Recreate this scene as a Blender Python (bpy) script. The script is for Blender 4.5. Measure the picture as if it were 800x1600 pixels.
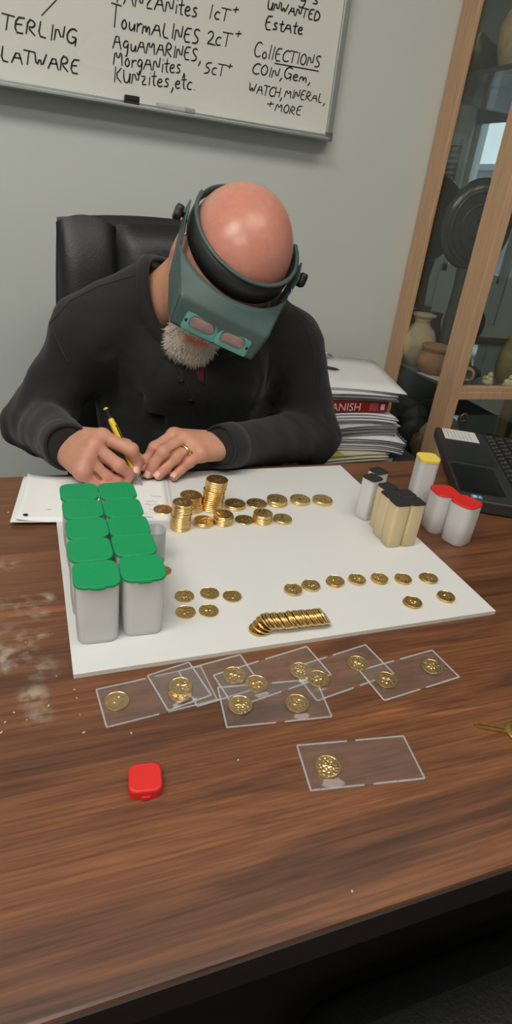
import bpy, bmesh, math, random
import numpy as np
from mathutils import Vector, Matrix
random.seed(7)
scene = bpy.context.scene
for o in list(bpy.data.objects): bpy.data.objects.remove(o)

# ------------------------------------------------------------------ camera
F = 925.0
TZ = 0.75                      # desk top height
CAM = np.array([0.0, 0.0, TZ + 0.41])
def _n(v): return v / np.linalg.norm(v)
_up = -_n(np.array([-219.0, 1716.0, F]))
_y = _n(np.array([-383.0, -547.0, F])); _y = _n(_y - _up * (_y @ _up))
_x2 = _n(np.array([2568.0, -147.0, F])); _x2 = _n(_x2 - _up * (_x2 @ _up))
_x = _n(np.cross(_y, _up) + _x2); _y = np.cross(_up, _x)
RW = np.stack([_x, _y, _up], 0)          # world = RW @ camera(x right, y down, z forward)
cam_d = bpy.data.cameras.new('camera'); cam = bpy.data.objects.new('camera', cam_d)
scene.collection.objects.link(cam)
cam_d.sensor_fit = 'VERTICAL'; cam_d.sensor_height = 36.0; cam_d.lens = F / 1600.0 * 36.0
cam_d.clip_start = 0.02
M = Matrix(((RW[0, 0], -RW[0, 1], -RW[0, 2], CAM[0]), (RW[1, 0], -RW[1, 1], -RW[1, 2], CAM[1]),
            (RW[2, 0], -RW[2, 1], -RW[2, 2], CAM[2]), (0, 0, 0, 1)))
cam.matrix_world = M
scene.camera = cam
def ray(px, py): return RW @ np.array([px - 400.0, py - 800.0, F])
def onz(px, py, z=TZ):
    d = ray(px, py); return CAM + d * ((z - CAM[2]) / d[2])
def ony(px, py, y):
    d = ray(px, py); return CAM + d * (y / d[1])
def onx(px, py, x):
    d = ray(px, py); return CAM + d * (x / d[0])

# ------------------------------------------------------------------ world, lights, exposure
world = bpy.data.worlds.new('world'); scene.world = world; world.use_nodes = True
wn = world.node_tree.nodes; bg = wn['Background']
bg.inputs[0].default_value = (0.80, 0.89, 1.0, 1); bg.inputs[1].default_value = 3.2
scene.view_settings.view_transform = 'Standard'; scene.view_settings.look = 'None'
scene.view_settings.gamma = 1.0; scene.view_settings.use_curve_mapping = False
scene.cycles.transparent_max_bounces = 40
scene.view_settings.exposure = -0.10
CEIL = 2.62
LIGHTS = [(-0.85, 0.10, 18), (0.75, 0.20, 4), (-0.60, -1.15, 19)]     # ceiling troffers: x, y, watts
for lx, ly, w in LIGHTS:
    ld = bpy.data.lights.new('troffer_light', 'AREA'); ld.shape = 'RECTANGLE'; ld.size = 1.15; ld.size_y = 0.55
    ld.energy = w; ld.color = (1.0, 0.985, 0.95)
    lo = bpy.data.objects.new('troffer_light', ld); scene.collection.objects.link(lo)
    lo.location = (lx, ly, CEIL - 0.03)

# ------------------------------------------------------------------ helpers
def lin(c):
    return tuple(((v / 255.0) / 12.92 if v / 255.0 <= 0.04045 else (((v / 255.0) + 0.055) / 1.055) ** 2.4) for v in c) + (1.0,)
def new_mat(name):
    m = bpy.data.materials.new(name); m.use_nodes = True
    nt = m.node_tree; return m, nt, nt.nodes['Principled BSDF']
def pmat(name, col, rough=0.5, metal=0.0, var=0.0, vscale=20.0, bump=0.0, bscale=200.0, spec=0.5, coat=0.0, emit=None, stretch=None, sheen=0.0):
    m, nt, b = new_mat(name); N = nt.nodes; L = nt.links
    c = lin(col)
    b.inputs['Roughness'].default_value = rough; b.inputs['Metallic'].default_value = metal
    b.inputs['Specular IOR Level'].default_value = spec
    b.inputs['Coat Weight'].default_value = coat
    if sheen: b.inputs['Sheen Weight'].default_value = sheen
    tc = N.new('ShaderNodeTexCoord'); mp = N.new('ShaderNodeMapping'); L.new(tc.outputs['Object'], mp.inputs[0])
    if stretch: mp.inputs['Scale'].default_value = stretch
    nz = N.new('ShaderNodeTexNoise'); nz.inputs['Scale'].default_value = vscale; nz.inputs['Detail'].default_value = 4
    L.new(mp.outputs[0], nz.inputs['Vector'])
    rp = N.new('ShaderNodeValToRGB')
    rp.color_ramp.elements[0].position = 0.3; rp.color_ramp.elements[1].position = 0.7
    v = max(var, 0.015)
    rp.color_ramp.elements[0].color = tuple(x * (1 - v) for x in c[:3]) + (1,)
    rp.color_ramp.elements[1].color = tuple(min(1, x * (1 + v)) for x in c[:3]) + (1,)
    L.new(nz.outputs['Fac'], rp.inputs[0]); L.new(rp.outputs[0], b.inputs['Base Color'])
    if bump:
        n2 = N.new('ShaderNodeTexNoise'); n2.inputs['Scale'].default_value = bscale; n2.inputs['Detail'].default_value = 3
        L.new(mp.outputs[0], n2.inputs['Vector'])
        bp = N.new('ShaderNodeBump'); bp.inputs['Strength'].default_value = bump; bp.inputs['Distance'].default_value = 0.002
        L.new(n2.outputs['Fac'], bp.inputs['Height']); L.new(bp.outputs[0], b.inputs['Normal'])
    if emit:
        b.inputs['Emission Color'].default_value = c; b.inputs['Emission Strength'].default_value = emit
    return m
def schlick(nt, f0=0.04, k=1.0):
    N = nt.nodes; L = nt.links; lw = N.new('ShaderNodeLayerWeight'); lw.inputs[0].default_value = 0.5
    pw = N.new('ShaderNodeMath'); pw.operation = 'POWER'; pw.inputs[1].default_value = 5.0; L.new(lw.outputs['Facing'], pw.inputs[0])
    mr = N.new('ShaderNodeMapRange'); mr.inputs[3].default_value = f0 * k; mr.inputs[4].default_value = 1.0 * k; L.new(pw.outputs[0], mr.inputs[0])
    return mr.outputs[0]
def link(o, parent=None):
    scene.collection.objects.link(o)
    if parent is not None: o.parent = parent
    return o
def tag(o, label, cat, group=None, kind=None):
    if label: o['label'] = label
    if cat: o['category'] = cat
    if group: o['group'] = group
    if kind: o['kind'] = kind
    return o
def struct(o, label=None, cat=None):
    o['kind'] = 'structure'
    if label: o['label'] = label
    if cat: o['category'] = cat
    return o
def empty(name, loc=(0, 0, 0), rz=0.0):
    o = bpy.data.objects.new(name, None); o.empty_display_size = 0.05
    o.location = loc; o.rotation_euler = (0, 0, rz); return link(o)
class MB:
    def __init__(s): s.v = []; s.f = []; s.sm = []
    def add(s, v, f, smooth=False, M=None):
        n = len(s.v)
        if M is not None: v = [tuple(M @ Vector(p)) for p in v]
        s.v += [tuple(p) for p in v]; s.f += [tuple(i + n for i in q) for q in f]; s.sm += [smooth] * len(f); return s
    def box(s, x0, x1, y0, y1, z0, z1, M=None):
        v = [(x, y, z) for z in (z0, z1) for y in (y0, y1) for x in (x0, x1)]
        return s.add(v, [(0, 2, 3, 1), (4, 5, 7, 6), (0, 1, 5, 4), (2, 6, 7, 3), (0, 4, 6, 2), (1, 3, 7, 5)], M=M)
    def rings(s, R, cap0=True, cap1=True, smooth=True, M=None, closed=True):
        """R: list of rings, each a list of points of equal length"""
        n = len(R[0]); v = [p for r in R for p in r]; f = []
        for i in range(len(R) - 1):
            for j in range(n if closed else n - 1):
                k = (j + 1) % n; f.append((i * n + j, i * n + k, (i + 1) * n + k, (i + 1) * n + j))
        s.add(v, f, smooth, M)
        if cap0: s.add(R[0], [tuple(range(n))[::-1]], False, M)
        if cap1: s.add(R[-1], [tuple(range(n))], False, M)
        return s
    def lathe(s, prof, n=32, cap0=True, cap1=True, M=None, smooth=True):
        return s.rings([[(r * math.cos(2 * math.pi * j / n), r * math.sin(2 * math.pi * j / n), z) for j in range(n)] for r, z in prof], cap0, cap1, smooth, M)
    def prism(s, poly, z0, z1, bev=0.0, M=None, smooth=False):
        if bev:
            c = np.mean(np.array(poly), 0)
            ins = [tuple(np.array(p) - (np.array(p) - c) / max(1e-9, np.linalg.norm(np.array(p) - c)) * bev * 1.2) for p in poly]
            R = [[(x, y, z0) for x, y in poly], [(x, y, z1 - bev) for x, y in poly], [(x, y, z1) for x, y in ins]]
        else: R = [[(x, y, z0) for x, y in poly], [(x, y, z1) for x, y in poly]]
        return s.rings(R, True, True, smooth, M)
    def tube(s, pts, r, n=8, cap=True, M=None):
        P = [Vector(p) for p in pts]; R = []
        rr = r if isinstance(r, (list, tuple)) else [r] * len(P)
        a = None
        for i, p in enumerate(P):
            t = (P[min(i + 1, len(P) - 1)] - P[max(i - 1, 0)]).normalized()
            if a is None: a = t.orthogonal().normalized()
            else: a = (a - t * a.dot(t)).normalized()
            b = t.cross(a)
            R.append([tuple(p + (a * math.cos(2 * math.pi * j / n) + b * math.sin(2 * math.pi * j / n)) * rr[i]) for j in range(n)])
        return s.rings(R, cap, cap, True, M)
    def mesh(s, name):
        m = bpy.data.meshes.new(name); m.from_pydata(s.v, [], s.f); m.update()
        m.polygons.foreach_set('use_smooth', s.sm); return m
    def build(s, name, mat, parent=None, bevel=0.0, seg=2):
        m = s.mesh(name); o = bpy.data.objects.new(name, m); link(o, parent)
        if mat: m.materials.append(mat)
        if bevel:
            md = o.modifiers.new('bevel', 'BEVEL'); md.width = bevel; md.segments = seg; md.limit_method = 'ANGLE'
        return o
def rrect(w, d, r, n=5, cx=0, cy=0):
    P = []
    for sx, sy, a0 in ((1, 1, 0), (-1, 1, 90), (-1, -1, 180), (1, -1, 270)):
        for k in range(n + 1):
            a = math.radians(a0 + 90 * k / n)
            P.append((cx + sx * (w / 2 - r) + r * math.cos(a), cy + sy * (d / 2 - r) + r * math.sin(a)))
    return P
def copy_tree(o, parent=None):
    c = o.copy(); scene.collection.objects.link(c); c.parent = parent
    for ch in list(o.children): copy_tree(ch, c)
    return c
ORD = ['first', 'second', 'third', 'fourth', 'fifth', 'sixth', 'seventh', 'eighth', 'ninth', 'tenth', 'eleventh', 'twelfth', 'thirteenth', 'fourteenth', 'fifteenth', 'sixteenth', 'seventeenth', 'eighteenth', 'nineteenth', 'twentieth', 'twenty-first', 'twenty-second', 'twenty-third', 'twenty-fourth', 'twenty-fifth', 'twenty-sixth', 'twenty-seventh', 'twenty-eighth']

# ------------------------------------------------------------------ the room
WY = 1.65
X0, X1, Y0 = -2.2, 3.0, -2.4
m_wall = pmat('wall_paint', (207, 212, 208), 0.75, var=0.02, vscale=3, bump=0.08, bscale=350)
m_floor = pmat('carpet', (17, 16, 16), 0.95, var=0.3, vscale=120, bump=0.5, bscale=600)
m_ceil = pmat('ceiling_tile', (228, 227, 222), 0.9, var=0.05, vscale=80)
m_trimw = pmat('white_trim', (200, 202, 202), 0.5)
struct(MB().box(X0 - .1, X1 + .1, Y0 - .1, WY + .1, -0.1, 0).build('floor', m_floor))
struct(MB().box(X0 - .1, X1 + .1, Y0 - .1, WY + .1, CEIL, CEIL + .1).build('ceiling', m_ceil))
struct(MB().box(X0 - .1, X1 + .1, WY, WY + .1, 0, CEIL).build('wall_back', m_wall))
struct(MB().box(X0 - .1, X0, Y0, WY, 0, CEIL).build('wall_left', m_wall))
struct(MB().box(X0 - .1, X1 + .1, Y0 - .1, Y0, 0, CEIL).build('wall_front', m_wall))
struct(MB().box(X0, 1.07, WY - .012, WY - .0005, 0, 0.1).build('baseboard_back', pmat('baseboard_vinyl', (70, 68, 66), 0.6)))
# right wall with a window opening
wy0, wy1, wz0, wz1 = -0.86, -0.18, 0.80, 1.95
wr = MB(); wr.box(X1, X1 + .1, Y0, wy0, 0, CEIL); wr.box(X1, X1 + .1, wy1, WY, 0, CEIL)
wr.box(X1, X1 + .1, wy0, wy1, 0, wz0); wr.box(X1, X1 + .1, wy0, wy1, wz1, CEIL)
struct(wr.build('wall_right', m_wall))
win = struct(empty('window_1', (0, 0, 0)))
fr = MB(); t = 0.05
fr.box(X1 + .02, X1 + .08, wy0, wy0 + t, wz0, wz1); fr.box(X1 + .02, X1 + .08, wy1 - t, wy1, wz0, wz1)
fr.box(X1 + .02, X1 + .08, wy0, wy1, wz0, wz0 + t); fr.box(X1 + .02, X1 + .08, wy0, wy1, wz1 - t, wz1)
fr.box(X1 + .02, X1 + .08, wy0, wy1, 1.185, 1.22)
fr.box(X1 - .012, X1 - .001, wy0 - .07, wy0, wz0 - .25, wz1 + .05); fr.box(X1 - .012, X1 - .001, wy1, wy1 + .07, wz0 - .25, wz1 + .05); fr.box(X1 - .012, X1 - .001, wy0, wy1, wz1, wz1 + .05)
fr.build('window_frame', m_trimw, win)
m_pane, nt, b = new_mat('window_glass')
b.inputs['Roughness'].default_value = 0.0; b.inputs['Base Color'].default_value = (1, 1, 1, 1)
tr = nt.nodes.new('ShaderNodeBsdfTransparent'); mx = nt.nodes.new('ShaderNodeMixShader'); mx.inputs[0].default_value = 0.08
gl = nt.nodes.new('ShaderNodeBsdfGlossy'); gl.inputs['Roughness'].default_value = 0.02
nt.links.new(tr.outputs[0], mx.inputs[1]); nt.links.new(gl.outputs[0], mx.inputs[2])
nt.links.new(mx.outputs[0], nt.nodes['Material Output'].inputs[0])
for a, c in ((wz0 + t, 1.185), (1.22, wz1 - t)):
    MB().box(X1 + .045, X1 + .05, wy0 + t, wy1 - t, a, c).build('window_pane', m_pane, win)
MB().box(X1 + .005, X1 + .012, wy0 + .01, wy1 - .01, 1.745, wz1).build('roller_shade', pmat('shade_cloth', (120, 126, 132), .8), win)
bl = empty('window_blind', (X1, -1.07, .82)); tag(bl, 'narrow white slatted blind on the wall beside the window', 'blind')
MB().box(-.04, -.001, -.14, .13, .80, .84).build('head_rail', m_trimw, bl); MB().box(-.004, -.0005, -.13, .12, 0, .80).build('backing', pmat('blind_backing', (120, 124, 128), .7), bl)
for k in range(22): MB().box(-.035, -.006, -.13, .12, .01 + k * .036, .026 + k * .036).build('slat', m_trimw, bl)
nbw = empty('neighbour_wall', (6.0, -1.2, -.1)); tag(nbw, 'low grey wall standing outside the window', 'wall')
MB().box(0, .3, -4, 4, 0, 1.88).build('masonry', pmat('outside_grey', (118, 120, 124), .9, var=.15, vscale=6), nbw); MB().box(-.05, .35, -4, 4, 1.88, 1.95).build('coping', pmat('outside_cap', (140, 142, 145), .9), nbw)
# ceiling troffers that hold the lights
m_diff = pmat('troffer_diffuser', (255, 244, 225), 0.6, emit=4.0)
for i, (lx, ly, w) in enumerate(LIGHTS):
    tz = empty('ceiling_light', (lx, ly, CEIL))
    tag(tz, ['fluorescent ceiling troffer above the left of the desk', 'fluorescent ceiling troffer above the right of the desk', 'fluorescent ceiling troffer behind the near side of the desk'][i], 'ceiling light', 'ceiling troffers')
    MB().box(-.60, .60, -.30, .30, -.012, -.001).build('diffuser', m_diff, tz)
    g = MB()
    for a in ((-.62, -.60, -.32, .32), (.60, .62, -.32, .32), (-.60, .60, -.32, -.30), (-.60, .60, .30, .32)):
        g.box(a[0], a[1], a[2], a[3], -.02, -.001)
    g.build('frame', m_trimw, tz)

# ------------------------------------------------------------------ desk
m_wood, nt, b = new_mat('walnut_laminate'); N = nt.nodes; L = nt.links
tc = N.new('ShaderNodeTexCoord')
mp = N.new('ShaderNodeMapping'); mp.inputs['Scale'].default_value = (1.0, 15.0, 15.0); L.new(tc.outputs['Object'], mp.inputs[0])
wob = N.new('ShaderNodeTexNoise'); wob.inputs['Scale'].default_value = 2.2; L.new(tc.outputs['Object'], wob.inputs['Vector'])
mm = N.new('ShaderNodeMix'); mm.data_type = 'VECTOR'; mm.inputs[0].default_value = 0.35
L.new(mp.outputs[0], mm.inputs[4]); L.new(wob.outputs['Color'], mm.inputs[5])
n1 = N.new('ShaderNodeTexNoise'); n1.inputs['Scale'].default_value = 3.0; n1.inputs['Detail'].default_value = 9; n1.inputs['Roughness'].default_value = 0.62; n1.inputs['Distortion'].default_value = 0.7
L.new(mm.outputs[1], n1.inputs['Vector'])
rp = N.new('ShaderNodeValToRGB'); e = rp.color_ramp.elements
e[0].position = 0.28; e[0].color = lin((54, 30, 17)); e[1].position = 0.74; e[1].color = lin((160, 103, 60))
for ps, cc in ((0.42, (95, 56, 33)), (0.52, (120, 74, 43)), (0.60, (102, 60, 35))):
    q = e.new(ps); q.color = lin(cc)
L.new(n1.outputs['Fac'], rp.inputs[0])
mp2 = N.new('ShaderNodeMapping'); mp2.inputs['Scale'].default_value = (6.0, 210.0, 60.0); L.new(tc.outputs['Object'], mp2.inputs[0])
n2 = N.new('ShaderNodeTexNoise'); n2.inputs['Scale'].default_value = 2.0; n2.inputs['Detail'].default_value = 4; L.new(mp2.outputs[0], n2.inputs['Vector'])
r2 = N.new('ShaderNodeValToRGB'); r2.color_ramp.elements[0].position = 0.30; r2.color_ramp.elements[0].color = (.55, .55, .55, 1); r2.color_ramp.elements[1].position = 0.6; r2.color_ramp.elements[1].color = (1.12, 1.1, 1.06, 1)
L.new(n2.outputs['Fac'], r2.inputs[0])
ml = N.new('ShaderNodeMix'); ml.data_type = 'RGBA'; ml.blend_type = 'MULTIPLY'; ml.inputs[0].default_value = 0.85
L.new(rp.outputs[0], ml.inputs[6]); L.new(r2.outputs[0], ml.inputs[7])
mp3 = N.new('ShaderNodeMapping'); mp3.inputs['Scale'].default_value = (0.7, 5.5, 1.0); L.new(tc.outputs['Object'], mp3.inputs[0])
n3 = N.new('ShaderNodeTexNoise'); n3.inputs['Scale'].default_value = 2.2; n3.inputs['Detail'].default_value = 3; n3.inputs['Distortion'].default_value = 0.9; L.new(mp3.outputs[0], n3.inputs['Vector'])
r3 = N.new('ShaderNodeMapRange'); r3.inputs[1].default_value = .3; r3.inputs[2].default_value = .7; r3.inputs[3].default_value = .70; r3.inputs[4].default_value = 1.08; L.new(n3.outputs['Fac'], r3.inputs[0])
v3 = N.new('ShaderNodeVectorMath'); v3.operation = 'SCALE'; L.new(ml.outputs[2], v3.inputs[0]); L.new(r3.outputs[0], v3.inputs['Scale'])
# dusty smudges lying on the left of the desk
dn = N.new('ShaderNodeTexNoise'); dn.inputs['Scale'].default_value = 85; dn.inputs['Detail'].default_value = 6; L.new(tc.outputs['Object'], dn.inputs['Vector'])
prev = None
for px, py, rad, st in [(8, 883, .020, .6), (72, 935, .013, .95), (60, 957, .014, .9), (62, 992, .012, .8), (20, 1010, .03, .7), (12, 1030, .026, .8), (50, 1088, .018, .95), (66, 1044, .022, .45), (62, 1118, .016, .55), (4, 1000, .03, .5), (22, 945, .03, .35)]:
    p = onz(px, py)
    ds = N.new('ShaderNodeVectorMath'); ds.operation = 'DISTANCE'; L.new(tc.outputs['Object'], ds.inputs[0]); ds.inputs[1].default_value = p
    mr = N.new('ShaderNodeMapRange'); mr.inputs[1].default_value = rad; mr.inputs[2].default_value = 0.0; mr.inputs[3].default_value = 0.0; mr.inputs[4].default_value = st
    L.new(ds.outputs['Value'], mr.inputs[0])
    if prev is None: prev = mr.outputs[0]
    else:
        mxn = N.new('ShaderNodeMath'); mxn.operation = 'MAXIMUM'; L.new(prev, mxn.inputs[0]); L.new(mr.outputs[0], mxn.inputs[1]); prev = mxn.outputs[0]
dr = N.new('ShaderNodeMapRange'); dr.inputs[1].default_value = 0.44; dr.inputs[2].default_value = 0.64; dr.inputs[3].default_value = 0.08; dr.inputs[4].default_value = 1.0; L.new(dn.outputs['Fac'], dr.inputs[0])
dm = N.new('ShaderNodeMath'); dm.operation = 'MULTIPLY'; L.new(prev, dm.inputs[0]); L.new(dr.outputs[0], dm.inputs[1])
mx = N.new('ShaderNodeMix'); mx.data_type = 'RGBA'; L.new(dm.outputs[0], mx.inputs[0]); L.new(v3.outputs[0], mx.inputs[6]); mx.inputs[7].default_value = lin((172, 162, 146))
L.new(mx.outputs[2], b.inputs['Base Color'])
rr = N.new('ShaderNodeMapRange'); b.inputs['Specular IOR Level'].default_value = .75; rr.inputs[3].default_value = 0.34; rr.inputs[4].default_value = 0.52; L.new(n2.outputs['Fac'], rr.inputs[0]); L.new(rr.outputs[0], b.inputs['Roughness'])
bp = N.new('ShaderNodeBump'); bp.inputs['Strength'].default_value = 0.12; bp.inputs['Distance'].default_value = 0.0006; L.new(n2.outputs['Fac'], bp.inputs['Height']); L.new(bp.outputs[0], b.inputs['Normal'])
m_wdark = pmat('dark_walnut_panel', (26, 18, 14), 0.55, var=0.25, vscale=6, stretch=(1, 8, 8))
DX0, DX1, DY0, DY1 = -0.78, 1.04, 0.167, 0.862
desk = empty('desk', (0, 0, 0)); tag(desk, 'dark walnut laminate desk covered with coins and tubes', 'desk')
MB().box(DX0, DX1, DY0, DY1, TZ - .032, TZ).build('desktop', m_wood, desk, bevel=.0025)
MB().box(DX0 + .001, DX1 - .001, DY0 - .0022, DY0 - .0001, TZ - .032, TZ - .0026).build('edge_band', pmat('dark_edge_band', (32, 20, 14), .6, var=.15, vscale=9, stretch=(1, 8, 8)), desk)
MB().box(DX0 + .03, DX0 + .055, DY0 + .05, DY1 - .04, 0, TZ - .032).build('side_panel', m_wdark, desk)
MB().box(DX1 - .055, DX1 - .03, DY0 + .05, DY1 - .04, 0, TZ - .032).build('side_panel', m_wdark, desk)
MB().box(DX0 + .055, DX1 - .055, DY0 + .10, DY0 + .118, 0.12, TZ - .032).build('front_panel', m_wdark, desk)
# crumbs on the desk
m_crumb = pmat('pale_crumb', (205, 190, 165), 0.8)
cr = MB()
pts = [(13, 801), (82, 990), (43, 1020), (8, 1046), (88, 1057), (120, 1091), (76, 1103), (125, 1117), (42, 1125), (131, 1145), (8, 1129), (372, 1188), (550, 1393), (116, 1078), (22, 1114), (205, 1146), (2, 1145), (40, 1004)]
for px, py in pts:
    p = onz(px, py); s = random.uniform(.0005, .0011) * (1.6 if px in (13, 372) else 1); a = random.random() * 3
    cr.lathe([(s * .5, 0), (s, s * .5), (s * .5, s)], 5, M=Matrix.Translation((p[0], p[1], TZ)) @ Matrix.Rotation(a, 4, 'Z') @ Matrix.Diagonal((random.uniform(1, 2.2), 1, 1, 1)))
tag(cr.build('crumbs', m_crumb), 'tiny pale crumbs scattered over the dark desktop', 'crumbs', kind='stuff')

# ------------------------------------------------------------------ whiteboard with handwriting
m_wb, nt, b = new_mat('whiteboard_enamel'); b.inputs['Base Color'].default_value = lin((226, 226, 220)); b.inputs['Roughness'].default_value = 0.22
nz = nt.nodes.new('ShaderNodeTexNoise'); nz.inputs['Scale'].default_value = 6; mr = nt.nodes.new('ShaderNodeMapRange'); mr.inputs[3].default_value = .2; mr.inputs[4].default_value = .32
nt.links.new(nz.outputs['Fac'], mr.inputs[0]); nt.links.new(mr.outputs[0], b.inputs['Roughness'])
m_alu = pmat('brushed_aluminium', (176, 182, 180), 0.38, metal=0.7, var=0.06, vscale=40, stretch=(1, 1, 20))
m_ink = pmat('black_marker_ink', (26, 25, 25), 0.5)
m_blk = pmat('black_plastic', (22, 22, 23), 0.45)
WR = ony(511, 220, WY)[0]; WB = 1.297; WL = WR - 1.22; WT = WB + 0.92; WF = WY - .018
wb = empty('whiteboard', (WR - .61, WY, WB)); tag(wb, 'white dry-erase board with handwritten lists on the grey wall', 'whiteboard')
def wchild(mb, name, mat, bevel=0.0):
    o = mb.build(name, mat, None, bevel); o.parent = wb; o.matrix_parent_inverse = Matrix.Translation((-(WR - .61), -WY, -WB)); return o
wchild(MB().box(WL + .012, WR - .012, WF, WY - .002, WB + .012, WT - .012), 'writing_surface', m_wb)
for nm, bb in (('frame_rail', (WL, WR, WB, WB + .014)), ('frame_rail', (WL, WR, WT - .014, WT)), ('frame_rail', (WL, WL + .014, WB + .014, WT - .014)), ('frame_rail', (WR - .016, WR, WB + .014, WT - .014))):
    wchild(MB().box(bb[0], bb[1], WF - .008, WY - .001, bb[2], bb[3]), nm, m_alu, .002)
wchild(MB().box(WL + .1, WR - .02, WF - .045, WF - .008, WB - .002, WB + .004), 'marker_tray', m_alu, .001)
for sx in (WL, WR - .018): wchild(MB().box(sx, sx + .018, WF - .012, WF - .002, WB, WB + .018), 'corner_cap', pmat('grey_cap', (95, 98, 98), .5), .002)
GL = {  # strokes on a 0..1 box; y up, baseline 0
 'A': [[(0, 0), (.42, 1), (.8, 0)], [(.12, .38), (.72, .42)]], 'B': [[(0, 0), (0, 1), (.5, .9), (.5, .6), (0, .52), (.6, .4), (.55, .08), (0, 0)]],
 'C': [[(.72, .85), (.5, 1), (.2, .85), (.02, .45), (.12, .1), (.4, 0), (.7, .12)]], 'D': [[(.05, 0), (.05, 1), (.5, .85), (.72, .45), (.5, .1), (.05, 0)]],
 'E': [[(.65, .98), (.1, .95), (.05, 0), (.62, .02)], [(.08, .52), (.5, .56)]], 'F': [[(.65, 1), (.08, .95), (.02, 0)], [(.05, .52), (.5, .56)]],
 'G': [[(.7, .85), (.45, 1), (.12, .78), (.03, .35), (.25, .02), (.6, .12), (.68, .45), (.38, .45)], [(.68, .45), (.66, -.1)]], 'H': [[(0, 0), (.05, 1)], [(.6, 0), (.65, 1)], [(.03, .5), (.62, .52)]],
 'I': [[(.12, 0), (.16, .95)]], 'K': [[(.05, 0), (.1, 1)], [(.6, .95), (.1, .45), (.65, 0)]], 'L': [[(.12, 1), (.03, .05), (.55, 0)]],
 'M': [[(0, 0), (.15, .95), (.42, .3), (.7, .98), (.82, 0)]], 'N': [[(0, 0), (.08, .95), (.55, .05), (.62, 1)]],
 'O': [[(.35, .98), (.08, .75), (.03, .3), (.3, 0), (.6, .2), (.62, .7), (.35, .98)]], 'P': [[(.02, 0), (.08, 1), (.55, .85), (.5, .5), (.06, .45)]],
 'Q': [[(.55, .6), (.3, .68), (.08, .45), (.15, .15), (.5, .25), (.56, .62), (.5, -.45), (.3, -.4)]], 'R': [[(.02, 0), (.08, 1), (.55, .85), (.5, .52), (.06, .46), (.62, 0)]],
 'S': [[(.6, .88), (.35, 1), (.08, .8), (.25, .55), (.55, .35), (.45, .05), (.02, .04)]], 'T': [[(-.1, 1), (.75, .96)], [(.32, .98), (.25, 0)]],
 'U': [[(.03, .95), (.06, .2), (.3, 0), (.55, .2), (.58, .95), (.6, 0)]], 'V': [[(0, 1), (.3, 0), (.62, 1)]], 'W': [[(0, 1), (.18, 0), (.42, .7), (.58, 0), (.88, 1)]],
 'Y': [[(0, 1), (.3, .5)], [(.6, 1), (.15, -.1)]], 'Z': [[(.02, .92), (.6, .96), (.05, .02), (.62, .04)]],
 'a': [[(.5, .55), (.25, .65), (.05, .3), (.2, .02), (.48, .25), (.52, .6), (.56, 0)]], 'c': [[(.5, .55), (.25, .62), (.05, .3), (.2, .02), (.5, .08)]],
 'e': [[(.08, .3), (.5, .38), (.38, .64), (.12, .5), (.08, .18), (.28, 0), (.55, .1)]], 'g': [[(.5, .55), (.25, .65), (.06, .35), (.25, .12), (.5, .3), (.52, .6), (.45, -.3), (.2, -.4), (.05, -.25)]],
 'i': [[(.12, 0), (.14, .6)], [(.16, .85), (.18, .9)]], 'l': [[(.1, 0), (.2, 1.15)]], 'm': [[(.02, 0), (.08, .6), (.12, .4), (.3, .62), (.36, .05), (.4, .42), (.58, .62), (.66, 0)]],
 'n': [[(.04, 0), (.08, .6), (.1, .35), (.35, .62), (.48, .4), (.5, 0)]], 'o': [[(.3, .62), (.08, .4), (.12, .08), (.35, 0), (.52, .3), (.3, .62)]],
 'r': [[(.06, .6), (.08, 0)], [(.08, .35), (.25, .6), (.48, .55)]], 's': [[(.45, .58), (.2, .62), (.1, .42), (.42, .25), (.35, .03), (.02, .04)]],
 't': [[(.22, 1), (.16, .08), (.4, .02)], [(-.05, .62), (.45, .68)]], 'u': [[(.04, .6), (.08, .1), (.3, .02), (.48, .3), (.5, .6), (.52, 0)]], 'z': [[(.02, .6), (.48, .62), (.05, .02), (.55, .04)]],
 'j': [[(.3, .6), (.28, -.3), (.05, -.4)]], 'y': [[(.05, .6), (.25, .15)], [(.5, .6), (.15, -.45)]],
 '1': [[(.2, 0), (.3, 1)]], '2': [[(.05, .75), (.25, 1), (.5, .85), (.45, .5), (.02, .05), (.3, .1), (.75, .02)]], '5': [[(.65, 1), (.2, .95), (.12, .58), (.5, .5), (.45, .1), (.02, .02)]],
 '+': [[(.05, .5), (.55, .55)], [(.32, .8), (.28, .22)]], ',': [[(.18, .12), (.2, 0), (.05, -.3)]], '.': [[(.1, 0), (.14, .04)]], '/': [[(0, -.1), (.6, 1)]], '_': [[(0, 0), (1, 0)]], '-': [[(.02, .5), (.5, .52)]]}
ADV = {'I': .32, 'i': .32, 'l': .34, '1': .5, ',': .32, '.': .3, ' ': .4, 'M': 1.0, 'W': 1.05, 'm': .82, 'A': .92, 'r': .5, 't': .46, 'T': .75, '+': .7}
def adv(ch): return ADV.get(ch, .78 if ch.isupper() else .66)
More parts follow.
